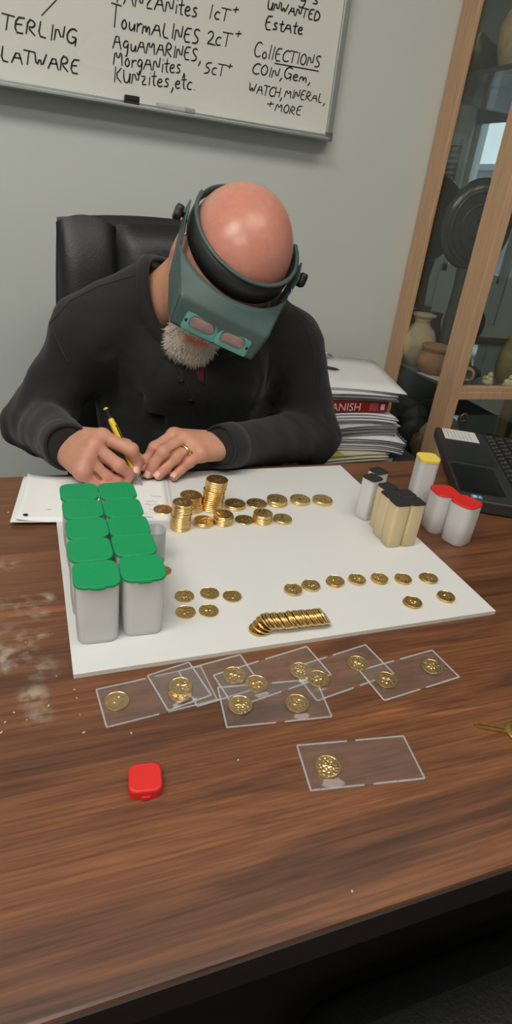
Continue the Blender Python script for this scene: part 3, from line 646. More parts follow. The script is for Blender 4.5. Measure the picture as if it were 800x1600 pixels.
# ------------------------------------------------------------------ laptop
lo_ = np.array([.79, .975]); la = math.atan2(-.887, -.469)
m_lap = pmat('laptop_grey_plastic', (44, 45, 47), .5, var=.06, bump=.1, bscale=900); m_lapd = pmat('laptop_black_film', (20, 20, 22), .28, var=.1)
m_tp = pmat('touchpad_black', (13, 14, 15), .16); m_keyc = pmat('keycap_black', (20, 20, 22), .42); m_stk = pmat('sticker_white', (214, 216, 216), .5); m_stxt = pmat('sticker_print', (120, 124, 128), .6)
lp = empty('laptop', (lo_[0], lo_[1], TZ), la); tag(lp, 'open black laptop at the right edge of the desk', 'laptop')   # local x: along front edge, far to near; local y: towards the screen
LW, LD, LT = .345, .240, .022
pl = [(0, .004), (.004, 0), (LW - .012, 0), (LW, .012), (LW, LD), (0, LD)]
MB().prism(pl, .003, LT, .0015).build('base', m_lap, lp)
for x in (.03, LW - .05):
    for y in (.02, LD - .04): MB().box(x, x + .02, y, y + .01, 0, .003).build('rubber_foot', m_blk, lp)
MB().box(.004, .185, .002, .092, LT, LT + .0006).build('palm_film', m_lapd, lp)
MB().box(.197, .318, .003, .068, LT - .0004, LT + .0008).build('touchpad', m_tp, lp, .0005)
MB().box(.199, .316, .069, .078, LT - .0004, LT + .0010).build('touchpad_button', m_tp, lp, .0005)
st = MB().box(.004, .066, .012, .080, LT + .0006, LT + .0009).build('label_sticker', m_stk, lp)
tx = MB(); rs = random.Random(5)
for k in range(7):
    y = .020 + k * .0075; x = .012
    while x < .058:
        w_ = rs.uniform(.003, .011); tx.box(x, min(x + w_, .060), y, y + .0014, LT + .0009, LT + .00095); x += w_ + .0025
tx.box(.008, .014, .015, .017, LT + .0009, LT + .00095)
tx.build('sticker_print', m_stxt, st)
bs = MB().box(.325, .338, .018, .036, LT, LT + .0004).build('blue_sticker', pmat('sticker_blue', (60, 130, 178), .3, var=.2, vscale=120), lp)
MB().box(.327, .336, .021, .027, LT + .0004, LT + .0005).build('sticker_mark', pmat('sticker_pale', (190, 210, 220), .3), bs)
MB().box(.328, .336, .030, .034, LT + .0004, LT + .0005).build('sticker_mark', pmat('sticker_gold', (190, 180, 120), .3), bs)
MB().box(.006, LW - .006, .098, .222, LT - .0004, LT + .0004).build('keyboard_deck', pmat('keyboard_deck', (16, 16, 17), .5), lp)
km = MB(); km.rings([[(x, y, z) for x, y in rrect(ww, ww, .0018, 2)] for z, ww in ((0, .0158), (.0016, .0152), (.0020, .0142))], False, True)
kmesh = km.mesh('key'); kmesh.materials.append(m_keyc)
lm = MB().box(-.0022, .0022, -.0018, .0018, 0, .0001).mesh('key_legend'); lm.materials.append(pmat('legend_grey', (120, 122, 124), .5))
for r_ in range(6):
    for k in range(17):
        x = .0155 + k * .0196 + (r_ % 3) * .002; y = .1075 + r_ * .0200
        if x > LW - .014: continue
        o = bpy.data.objects.new('key', kmesh); link(o, lp); o.location = (x, y, LT + .0004)
        l = bpy.data.objects.new('key_legend', lm); link(l, o); l.location = (.003, .003, .0020)
sc_ = MB().box(.0, LW, 0, .008, 0, .235, M=Matrix.Translation((0, LD - .012, LT + .004)) @ Matrix.Rotation(math.radians(-22), 4, 'X')).build('screen_lid', m_lapd, lp, .003)
MB().box(.012, LW - .012, -.0008, 0.0, .014, .222, M=Matrix.Translation((0, LD - .012, LT + .004)) @ Matrix.Rotation(math.radians(-22), 4, 'X')).build('display', m_tp, sc_)
MB().tube([(.03, LD - .006, LT + .002), (LW - .03, LD - .006, LT + .002)], .006, 12).build('hinge', m_blk, lp)

# ------------------------------------------------------------------ low cabinet behind the desk with the stack of papers
lc = empty('storage_box', (.80, 1.42, 0)); tag(lc, 'dark low box by the back wall under the paper stack', 'storage box')
m_box = pmat('dark_box', (46, 44, 44), .7, var=.1)
MB().box(-.20, .21, -.19, .21, 0, .526).build('box_body', m_box, lc, .004); MB().box(-.205, .215, -.195, .215, .526, .551).build('box_lid', m_box, lc, .004)
SZ = .551
def flat(name, label, cat, cx, cy, rz, z, group=None):
    o = empty(name, (cx, cy, SZ + z), math.radians(rz)); tag(o, label, cat, group); return o
# blue binder at the bottom
bn = flat('binder', 'blue binder at the bottom of the paper stack', 'binder', .80, 1.405, 1, .0002); m_blue = pmat('navy_vinyl', (40, 52, 92), .45, var=.05)
MB().box(-.16, .115, -.165, .165, 0, .003).build('cover', m_blue, bn, .001); MB().box(-.16, .115, -.165, .165, .028, .031).build('cover', m_blue, bn, .001); MB().box(-.160, -.157, -.165, .165, .003, .028).build('spine', m_blue, bn)
MB().box(-.15, .10, -.155, .155, .004, .027).build('pages', m_paper, bn)
def bundle(name, label, cat, cx, cy, rz, z, w, d, n, h, mat, bend=.0, jit=.004, group='papers stacked by the back wall', sd=1, curl=0.0, poly=None):
    """a sheaf: n visible leaves of total height h, each a part"""
    o = flat(name, label, cat, cx, cy, rz, z, group); rs = random.Random(sd)
    for k in range(n):
        mb = MB(); nx, ny = 10, 4; z0 = h * k / n; th = h / n * .72; ox, oy, ra = rs.uniform(-jit, jit), rs.uniform(-jit, jit), rs.uniform(-.02, .02) * jit / .004
        V = []
        for lay in (0, 1):
            for j in range(ny + 1):
                for i in range(nx + 1):
                    x = -w / 2 + w * i / nx; y = -d / 2 + d * j / ny
                    zz = bend * (1 - (2 * x / w) ** 2) * (k + 1) / n - curl * max(0, (x - w * .15) / (w * .35)) ** 2 * (1 - k / n * .5)
                    V.append((x * math.cos(ra) - y * math.sin(ra) + ox, x * math.sin(ra) + y * math.cos(ra) + oy, z0 + lay * th + zz + .0001))
        n_ = (nx + 1) * (ny + 1); Fc = []
        for j in range(ny):
            for i in range(nx):
                a = j * (nx + 1) + i; Fc.append((a + n_, a + 1 + n_, a + nx + 2 + n_, a + nx + 1 + n_)); Fc.append((a + nx + 1, a + nx + 2, a + 1, a))
        for i in range(nx): a = i; Fc.append((a, a + 1, a + 1 + n_, a + n_)); a = ny * (nx + 1) + i; Fc.append((a + 1, a, a + n_, a + 1 + n_))
        for j in range(ny): a = j * (nx + 1); Fc.append((a + nx + 1, a, a + n_, a + nx + 1 + n_)); a += nx; Fc.append((a, a + nx + 1, a + nx + 1 + n_, a + n_))
        mb.add(V, Fc, True); mb.build('leaf', mat if not isinstance(mat, list) else mat[k % len(mat)], o)
    return o
m_cream = pmat('cream_paper', (208, 200, 172), .7, var=.04); m_grey = pmat('grey_cover', (120, 118, 122), .6, var=.1); m_p2 = pmat('old_white_paper', (206, 207, 208), .75, var=.03); m_ygr = pmat('lime_print', (176, 178, 70), .6, var=.2, vscale=60)
o = bundle('paper_packet', 'cream packet with a lime corner near the bottom of the stack', 'papers', .765, 1.335, 4, .0315, .19, .24, 3, .020, m_cream, .004, .003, sd=4)
MB().box(-.09, -.03, -.121, -.02, .0205, .0212).build('lime_corner', m_ygr, o)
nb = bundle('spiral_notebook', 'white spiral notebook with a ragged bound edge in the stack', 'notebook', .815, 1.36, -9, .056, .215, .265, 6, .034, [m_p2, m_paper], .004, .004, sd=5, curl=.010)
sp = MB()
for k in range(17):
    y = -.125 + k * .0155; c_ = [(.112 + .0035 * math.cos(t), y + .001 * math.sin(2 * t), .018 + .013 * math.sin(t)) for t in np.linspace(0, 6.28, 11)]; sp.tube(c_, .0009, 5)
sp.build('spiral_wire', pmat('wire_grey', (170, 172, 174), .4, metal=.6), nb)
hm = MB()
for x, y in ((.088, -.10), (.078, -.03), (.02, -.1335), (-.05, -.1335)):
    hm.lathe([(0, 0), (.0035, 0), (.0035, .0004), (0, .0004)], 10, False, False, M=Matrix.Translation((x, y, .0345)))
hm.build('punch_hole', m_blk, nb)
bundle('paper_sheaf', 'loose grey-covered sheaf above the spiral notebook', 'papers', .785, 1.365, 3, .0945, .20, .255, 4, .026, [m_p2, m_grey, m_paper, m_p2], .006, .005, sd=6)
bundle('paper_sheaf', 'white sheaf directly under the red book', 'papers', .775, 1.37, -4, .1275, .215, .26, 4, .020, m_paper, .008, .005, sd=8, curl=.004)
# red book, spine towards the camera
rb = flat('book', 'thick red book with white spine lettering in the paper stack', 'book', .752, 1.36, -1.5, .1570); m_redb = pmat('red_cover', (150, 32, 34), .45, var=.06)
bw_, bd_, bh_ = .190, .232, .027
MB().box(-bw_ / 2, bw_ / 2, -bd_ / 2, bd_ / 2, 0, .0016).build('cover', m_redb, rb); MB().box(-bw_ / 2, bw_ / 2, -bd_ / 2, bd_ / 2, bh_ - .0016, bh_).build('cover', m_redb, rb)
spn = MB().box(-bw_ / 2, bw_ / 2, -bd_ / 2 - .0018, -bd_ / 2, 0, bh_).build('spine', m_redb, rb, .0006)
MB().box(-bw_ / 2 + .004, bw_ / 2 - .004, -bd_ / 2, bd_ / 2 - .004, .0016, bh_ - .0016).build('pages', m_cream, rb)
def text_mesh(txt, size, mat, parent, loc, rot, name, ext=.0002):
    cu = bpy.data.curves.new(name, 'FONT'); cu.body = txt; cu.size = size; cu.extrude = ext; cu.resolution_u = 3
    t_ = bpy.data.objects.new(name, cu); scene.collection.objects.link(t_)
    dg = bpy.context.evaluated_depsgraph_get(); me = bpy.data.meshes.new_from_object(t_.evaluated_get(dg)); bpy.data.objects.remove(t_)
    me.name = name; me.materials.clear(); me.materials.append(mat)
    o = bpy.data.objects.new(name, me); link(o, parent); o.location = loc; o.rotation_euler = rot; return o
m_wprint = pmat('white_print', (222, 208, 204), .6)
text_mesh('SPANISH', .0285, m_wprint, spn, (-.0915, -bd_ / 2 - .0019, .0035), (math.pi / 2, 0, 0), 'spine_title')
for k in range(4): MB().box(.042, .066, -bd_ / 2 - .0021, -bd_ / 2 - .0018, .0045 + k * .0052, .0068 + k * .0052).build('spine_line', pmat('spine_print', (196, 120, 116), .6), spn)
MB().box(.074, .085, -bd_ / 2 - .0021, -bd_ / 2 - .0018, .006, .021).build('spine_emblem', m_wprint, spn)
bundle('paper_sheaf', 'thin printed sheaf lying on the red book', 'papers', .775, 1.375, -7, .1845, .215, .265, 3, .017, [m_p2, m_grey, m_paper], .004, .006, sd=12)
bundle('paper_folder', 'large white folder on top of the paper stack', 'folder', .798, 1.415, -14, .2045, .25, .325, 2, .0065, m_paper, .003, .004, sd=13)
tl = flat('paper_slip', 'small curled receipt slip on top of the white folder', 'slip', .79, 1.53, 25, .2165)
c_ = [[(x, -.012 + .0, .016 * (1 - (x / .035) ** 2) + .0005), (x, .012, .016 * (1 - (x / .035) ** 2) + .0005), (x, .012, .016 * (1 - (x / .035) ** 2)), (x, -.012, .016 * (1 - (x / .035) ** 2))] for x in np.linspace(-.035, .035, 9)]
MB().rings(c_).build('slip', m_p2, tl)
MB().box(-.02, -.008, -.0125, -.012, .010, .0125).build('print_mark', m_stxt, tl)
pn = flat('pen', 'black pen lying on the white folder beside the sleeve', 'pen', .728, 1.44, -38, .2145)
MB().tube([(-.06, 0, .004), (.05, 0, .004)], .0038, 10).build('barrel', m_blk, pn); MB().tube([(.05, 0, .004), (.062, 0, .004)], [.0036, .0008], 10).build('tip', m_blk, pn)

# ------------------------------------------------------------------ glass display cabinet
CX0, CX1, CY0, CY1, CH = 1.0735, 1.95, 1.295, 1.648, 2.05
m_oak = pmat('pale_maple', (202, 163, 128), .5, var=.1, vscale=10, stretch=(12, 12, 1))
cb = empty('display_cabinet', (CX0, CY0, 0)); tag(cb, 'tall maple display cabinet with glass sides by the back wall', 'cabinet')
def cbox(n, m, x0, x1, y0, y1, z0, z1, bev=0.0): return MB().box(x0 - CX0, x1 - CX0, y0 - CY0, y1 - CY0, z0, z1).build(n, m, cb, bev)
pd = .070; pf = .030
cbox('corner_post', m_oak, CX0, CX0 + pf, CY0, CY0 + pd, 0, CH, .002); cbox('corner_post', m_oak, CX0, CX0 + .013, CY1 - pd, CY1, 0, CH, .002)
cbox('corner_post', m_oak, CX1 - pf, CX1, CY0, CY0 + pd, 0, CH, .002); cbox('corner_post', m_oak, CX1 - pf, CX1, CY1 - pd, CY1, 0, CH, .002)
cbox('top_panel', m_oak, CX0, CX1, CY0, CY1, CH, CH + .03, .002)
cbox('base_plinth', m_oak, CX0 + pf, CX1 - pf, CY0 + .004, CY1 - .004, 0, .12)
cbox('middle_rail', m_oak, CX0 + pf, CX1 - pf, CY0, CY0 + .03, .722, .7445, .002)
cbox('bottom_board', m_oak, CX0 + pf, CX1 - pf, CY0 + .03, CY1 - .004, .12, .14)
m_cglass, nt, b = new_mat('cabinet_glass'); N = nt.nodes; L = nt.links; N.remove(b)
tp = N.new('ShaderNodeBsdfTransparent'); tp.inputs[0].default_value = (.93, .955, .95, 1); g = N.new('ShaderNodeBsdfGlossy'); g.inputs['Roughness'].default_value = .02
mx = N.new('ShaderNodeMixShader'); L.new(schlick(nt, .05), mx.inputs[0]); L.new(tp.outputs[0], mx.inputs[1]); L.new(g.outputs[0], mx.inputs[2]); L.new(mx.outputs[0], N['Material Output'].inputs[0])
m_mirror = pmat('mirror', (170, 176, 172), .012, metal=1.0)
cbox('mirror_back', m_mirror, CX0 + .0135, CX1 - pf, CY1 - .012, CY1 - .006, .14, CH)
cbox('side_glass', m_cglass, CX0 + .010, CX0 + .014, CY0 + pd, CY1 - pd, .14, CH)
cbox('side_glass', m_cglass, CX1 - .014, CX1 - .010, CY0 + pd, CY1 - pd, .14, CH)
cbox('door_glass', m_cglass, CX0 + pf, CX1 - pf, CY0 + .010, CY0 + .014, .7445, CH)
cbox('door_glass', m_cglass, CX0 + pf, CX1 - pf, CY0 + .010, CY0 + .014, .12, .722)
m_shelf, nt, b = new_mat('shelf_glass'); N = nt.nodes; L = nt.links; N.remove(b)
tp = N.new('ShaderNodeBsdfTransparent'); tp.inputs[0].default_value = (.78, .85, .84, 1); g = N.new('ShaderNodeBsdfGlossy'); g.inputs['Roughness'].default_value = .05
mx = N.new('ShaderNodeMixShader'); L.new(schlick(nt, .05), mx.inputs[0]); L.new(tp.outputs[0], mx.inputs[1]); L.new(g.outputs[0], mx.inputs[2]); L.new(mx.outputs[0], N['Material Output'].inputs[0])
for z in (.737, 1.480, .43): cbox('glass_shelf', m_shelf, CX0 + .018, CX1 - .018, CY0 + .032, CY1 - .014, z, z + .006)
cbox('shelf_edge', pmat('shelf_strip', (52, 54, 54), .4), CX0 + .015, CX0 + .018, CY0 + pd, CY1 - pd, 1.478, 1.488)
cbox('door_rail', m_oak, CX0 + pf, CX1 - pf, CY0 + .002, CY0 + .024, .7446, .758, .001)
# things on the shelf
SH = .743 + .0002
m_cerc = pmat('cream_clay', (196, 172, 132), .8, var=.12, vscale=25, bump=.3, bscale=120); m_terr = pmat('tan_clay', (172, 122, 84), .8, var=.15, vscale=22, bump=.3, bscale=120); m_terd = pmat('brown_clay', (136, 88, 58), .85, var=.15, vscale=22)
def pot(name, label, prof, mat, x, y, rim=None, inner=True, z=SH, cat='pottery', rot=None):
    o = empty(name, (x, y, z)); tag(o, label, cat, 'pottery in the display cabinet')
    if rot: o.rotation_euler = rot
    r_top, z_top = prof[-1]
    body = MB().lathe(prof + [(r_top * .86, z_top + .0015), (r_top * .80, z_top - .012), (r_top * .6, z_top - .03), (.004, z_top - .045)], 36, True, True).build('body', mat, o)
    if rim: MB().lathe(rim, 36, False, False).build('rim', mat, o)
    return o
pot('vase', 'round cream clay vase with a flared rim in the cabinet', [(.022, 0), (.038, .014), (.0505, .038), (.0545, .062), (.0515, .086), (.041, .107), (.026, .121), (.0215, .131), (.028, .142)], m_cerc, 1.131, 1.582, [(.0215, .134), (.033, .146), (.0375, .150), (.037, .153), (.028, .152), (.020, .140)], cat='vase')
pot('clay_bowl', 'squat tan clay pot with a wide collar rim in the cabinet', [(.026, 0), (.039, .010), (.0480, .028), (.0480, .042), (.041, .057), (.034, .063), (.037, .070)], m_terr, 1.130, 1.480, [(.034, .064), (.043, .074), (.0455, .080), (.0445, .083), (.037, .082), (.031, .070)], cat='pot')
pot('jug', 'slim reddish clay jug behind the squat pot', [(.018, 0), (.026, .015), (.030, .040), (.026, .080), (.016, .108), (.014, .125), (.020, .135)], m_terd, 1.275, 1.560, None, cat='jug')
pot('small_jar', 'small clay jar lying on its side on the front shelf', [(.010, 0), (.018, .006), (.023, .020), (.020, .034), (.014, .040), (.017, .046)], m_cerc, 1.186, 1.392, None, z=SH + .0235, cat='jar', rot=(math.radians(80), 0, math.radians(-35)))
pot('vase', 'mottled olive glazed vase at the right of the shelf', [(.024, 0), (.034, .020), (.040, .055), (.036, .095), (.024, .120), (.026, .132)], pmat('olive_glaze', (128, 112, 66), .45, var=.35, vscale=45), 1.335, 1.395, None, cat='vase')
ws = empty('paper_sheet', (1.135, 1.455, SH - .0003), math.radians(12)); tag(ws, 'small white card under the squat tan pot in the cabinet', 'paper'); MB().box(-.045, .045, -.05, .04, 0, .0002).build('card', m_paper, ws)
def rock(name, label, x, y, z, r, mat, sq=(1, 1, .7), seed=0, cat='mineral', group='minerals in the display cabinet', nu=18, nv=12, amp=.28):
    rs = np.random.RandomState(seed); ph = rs.uniform(0, 6, (6, 3)); fq = rs.uniform(2, 6, (6, 3)); R = []
    for i in range(nv + 1):
        th = math.pi * i / nv * .98 + .03
        ring = []
        for j in range(nu):
            a = 2 * math.pi * j / nu; d = np.array([math.sin(th) * math.cos(a), math.sin(th) * math.sin(a), -math.cos(th)])
            s = 1 + amp * np.mean(np.sin(fq @ d + ph.sum(1))) * 2.0
            ring.append((d[0] * r * s * sq[0], d[1] * r * s * sq[1], max(d[2] * r * s * sq[2], -r * sq[2] * .8)))
        R.append(ring)
    zb = min(p[2] for q in R for p in q)
    o = MB().rings([[(p[0], p[1], p[2] - zb) for p in q] for q in R]).build(name, mat); o.location = (x, y, z); return tag(o, label, cat, group)
m_ivory = pmat('ivory', (222, 206, 162), .5, var=.12, vscale=70); m_dkrock = pmat('dark_stone', (58, 54, 48), .6, var=.4, vscale=35, bump=.5, bscale=90); m_tanrock = pmat('tan_stone', (172, 146, 108), .8, var=.3, vscale=25, bump=.6, bscale=80); m_pale = pmat('pale_crystal', (186, 178, 160), .4, var=.25, vscale=30, bump=.6, bscale=60)
def figurine(label, x, y, seed):
    o = empty('figurine', (x, y, SH)); tag(o, label, 'figurine', 'carved figurines'); rs = random.Random(seed)
    MB().lathe([(.006, 0), (.015, .002), (.017, .008), (.013, .016), (.010, .022), (.004, .026)], 16).build('body', m_ivory, o)
    for k in range(5):
        a = k * 1.3 + seed; MB().lathe([(.001, -.006), (.0055, -.003), (.0062, .001), (.003, .006), (.0005, .0075)], 10, M=Matrix.Translation((.010 * math.cos(a), .010 * math.sin(a), .013 + .004 * (k % 3)))).build('carved_lobe', m_ivory, o)
    MB().lathe([(.001, -.008), (.007, -.004), (.008, .001), (.005, .006), (.001, .0085)], 12, M=Matrix.Translation((.002, -.003, .030))).build('head', m_ivory, o)
    return o
figurine('small ivory carved figurine left of its twin on the front shelf', 1.252, 1.372, 1); figurine('small ivory carved figurine at the right edge of the picture', 1.305, 1.345, 4)
rock('mineral', 'grey boulder-like stone behind the small jar', 1.225, 1.43, SH, .030, m_dkrock, (1.2, .7, .7), 2)
rock('mineral', 'dark brown stone standing behind the figurines', 1.50, 1.44, SH, .06, m_dkrock, (1, .8, 1.3), 5)
# round dark fossil disc on a stand
am = empty('ammonite', (1.201, 1.535, SH), math.radians(-12)); tag(am, 'large round dark ammonite disc standing upright in the cabinet', 'fossil')
R = []; m_amm = pmat('dark_fossil', (52, 50, 46), .22, var=.35, vscale=40); ZC = .405
for rr_, yy in ((.008, -.020), (.045, -.024), (.075, -.022), (.098, -.014), (.106, 0), (.098, .014), (.045, .020), (.008, .020)):
    R.append([(rr_ * math.cos(t), yy, ZC + rr_ * 1.12 * math.sin(t)) for t in np.linspace(0, 2 * math.pi, 40, endpoint=False)])
MB().rings(R).build('shell', m_amm, am)
sp = MB(); sp.tube([((.010 + .0047 * t) * math.cos(t), -.024 + .004 * t / 17, ZC + (.010 + .0047 * t) * 1.12 * math.sin(t)) for t in np.linspace(0, 17, 90)], [.0025 + .0003 * i / 5 for i in range(90)], 6); sp.build('spiral_rib', m_amm, am)
MB().lathe([(.027, 0), (.028, .02), (.022, .06), (.026, .15), (.022, .24), (.026, ZC - .112)], 20).build('pedestal', pmat('dark_olive_stone', (62, 60, 50), .5, var=.3, vscale=20), am)
# upper shelf minerals
rock('crystal', 'pale crystal cluster on the top shelf', 1.285, 1.46, 1.4862, .062, m_pale, (1, .8, 1.2), 7, 'crystal'); rock('mineral', 'tan mineral slab on the top shelf behind the corner post', 1.150, 1.50, 1.4862, .038, m_tanrock, (.9, .9, 2.0), 8)
# lower shelf clutter
for k, (x, y, r, sq, m, lb) in enumerate([(1.165, 1.41, .038, (1, 1.1, 1.8), m_tanrock, 'tan rough stone on the lower shelf by the side glass'), (1.165, 1.55, .034, (1, 1, 1.9), m_dkrock, 'dark rough stone at the back of the lower shelf'), (1.36, 1.46, .062, (1.3, .8, .6), m_dkrock, 'broad dark stone on the lower shelf behind the laptop')]):
    rock('mineral', lb, x, y, .4363, r * 1.5, m, sq, 20 + k)
hk = MB(); hk.tube([(.011 * math.cos(t), 0, .011 * math.sin(t)) for t in np.linspace(0, 5.4, 22)], .0022, 8)
ho = hk.build('ring_pull', pmat('brass_pull', (170, 130, 70), .35, metal=.9), cb); ho.location = (.062, -.003, .672); ho['label'] = 'brass ring pull'

# ------------------------------------------------------------------ guest chair in the dark below the desk
m_leat = pmat('black_leather', (24, 25, 26), .42, var=.12, vscale=30, bump=.25, bscale=260)
gc = empty('guest_chair', (.40, .02, 0)); tag(gc, 'dark padded chair seat in the shade below the near desk edge', 'chair')
def cushion(w, d, h, r, nz=5):
    R = []
    for k in range(nz + 1):
        a = -math.pi / 2 + math.pi * k / nz; s = (math.cos(a) - 1) * h / 2
        R.append([(x, y, h / 2 + h / 2 * math.sin(a)) for x, y in rrect(w + 2 * s, d + 2 * s, max(.01, r + s), 6)])
    return MB().rings(R)
o = cushion(.46, .44, .09, .09).build('seat', m_leat, gc); o.location = (0, 0, .37)
o = cushion(.44, .40, .07, .08).build('backrest', m_leat, gc); o.location = (0, -.36, .52); o.rotation_euler = (math.radians(78), 0, 0)
for sx in (-1, 1):
    for sy in (-1, 1): MB().tube([(sx * .18, sy * .17, .38), (sx * .20, sy * .20, 0)], .012, 10).build('leg', m_blk, gc)
MB().tube([(-.17, -.19, .40), (-.17, -.30, .50)], .012, 8).build('back_strut', m_blk, gc); MB().tube([(.17, -.19, .40), (.17, -.30, .50)], .012, 8).build('back_strut', m_blk, gc)

# ------------------------------------------------------------------ office chair behind the man
oc = empty('office_chair', (.318, 1.33, 0), math.radians(2)); tag(oc, 'black leather high-back office chair behind the writing man', 'chair')
def pad(w, h, t, r, bulge=.02, nx=14, nz=12):
    V = []; Fc = []
    def hgt(u, v): return t * ((1 - abs(u) ** 4) * (1 - abs(v) ** 4)) ** .5
    for s in (-1, 1):
        for j in range(nz + 1):
            for i in range(nx + 1):
                u = -1 + 2 * i / nx; v = -1 + 2 * j / nz
                # squircle mapping for rounded corners
                x = u * math.sqrt(max(0, 1 - r * v * v * .5)) * w / 2; z = v * math.sqrt(max(0, 1 - r * u * u * .5)) * h / 2
                V.append((x, s * (-hgt(u, v)) , z))
    n = (nx + 1) * (nz + 1)
    for j in range(nz):
        for i in range(nx):
            a = j * (nx + 1) + i; q = (a, a + 1, a + nx + 2, a + nx + 1); Fc.append(tuple(k + n for k in q)); Fc.append(q[::-1])
    return MB().add(V, Fc, True)
B0 = MB(); 
def cplace(mb, name, mat, loc, rx=-8):
    o = mb.build(name, mat, oc); o.location = loc; o.rotation_euler = (math.radians(rx), 0, 0); return o
cplace(pad(.515, .68, .055, .22), 'back_shell', m_leat, (0, .075, .752))
cplace(pad(.128, .655, .036, .22), 'side_bolster', m_leat, (-.188, .036, .757)); cplace(pad(.128, .655, .036, .22), 'side_bolster', m_leat, (.188, .036, .757))
cplace(pad(.268, .335, .040, .2), 'back_pad', m_leat, (0, .052, .912)); cplace(pad(.268, .325, .040, .2), 'back_pad', m_leat, (0, .010, .590))
o = cushion(.50, .50, .11, .10).build('seat', m_leat, oc); o.location = (0, -.17, .325)
MB().lathe([(.03, .10), (.03, .33)], 16).build('gas_column', m_blk, oc).location = (0, -.15, 0)
for k in range(5):
    a = k * 2 * math.pi / 5; MB().tube([(0, -.15, .10), (.28 * math.cos(a), -.15 + .28 * math.sin(a), .07)], [.025, .016], 10).build('base_arm', m_blk, oc)
    c = MB().lathe([(.0, -.011), (.022, -.011), (.026, 0), (.022, .011), (0, .011)], 14, False, False, M=Matrix.Translation((.28 * math.cos(a), -.15 + .28 * math.sin(a), .0265)) @ Matrix.Rotation(a, 4, 'Z') @ Matrix.Rotation(math.pi / 2, 4, 'X')).build('caster', m_blk, oc)
MB().box(-.05, .05, .05, .09, .42, .56).build('back_bracket', m_blk, oc)

# ------------------------------------------------------------------ smooth solids for the figure (distance fields meshed with surface nets)
class Ev:
    def __init__(s, pts, cen, rad): s.p = pts; s.c = cen; s.r = rad
    def _cull(s, fn, marg=.03):
        dc = fn(s.c[:, None, :])[:, 0]; sel = dc < s.r + marg
        out = np.full(s.p.shape[:2], .12, np.float32)
        if sel.any(): out[sel] = fn(s.p[sel])
        return out
    def cone(s, a, b, r1, r2):
        a = np.asarray(a, np.float32); b = np.asarray(b, np.float32); ba = b - a; L2 = float(ba @ ba) + 1e-12
        def fn(p):
            pa = p - a; h = np.clip((pa @ ba) / L2, 0, 1); return np.sqrt(((pa - h[..., None] * ba) ** 2).sum(-1)) - (r1 + (r2 - r1) * h)
        return s._cull(fn)
    def ell(s, c, ax, r):
        c = np.asarray(c, np.float32); ax = np.asarray(ax, np.float32); r = np.asarray(r, np.float32)
        def fn(p):
            q = (p - c) @ ax; k0 = np.sqrt(((q / r) ** 2).sum(-1)); k1 = np.sqrt(((q / r ** 2) ** 2).sum(-1)) + 1e-9; return k0 * (k0 - 1) / k1
        return s._cull(fn)
def smin(a, b, k):
    h = np.maximum(k - np.abs(a - b), 0) / k; return np.minimum(a, b) - h * h * k * .25
def smax(a, b, k): return -smin(-a, -b, k)
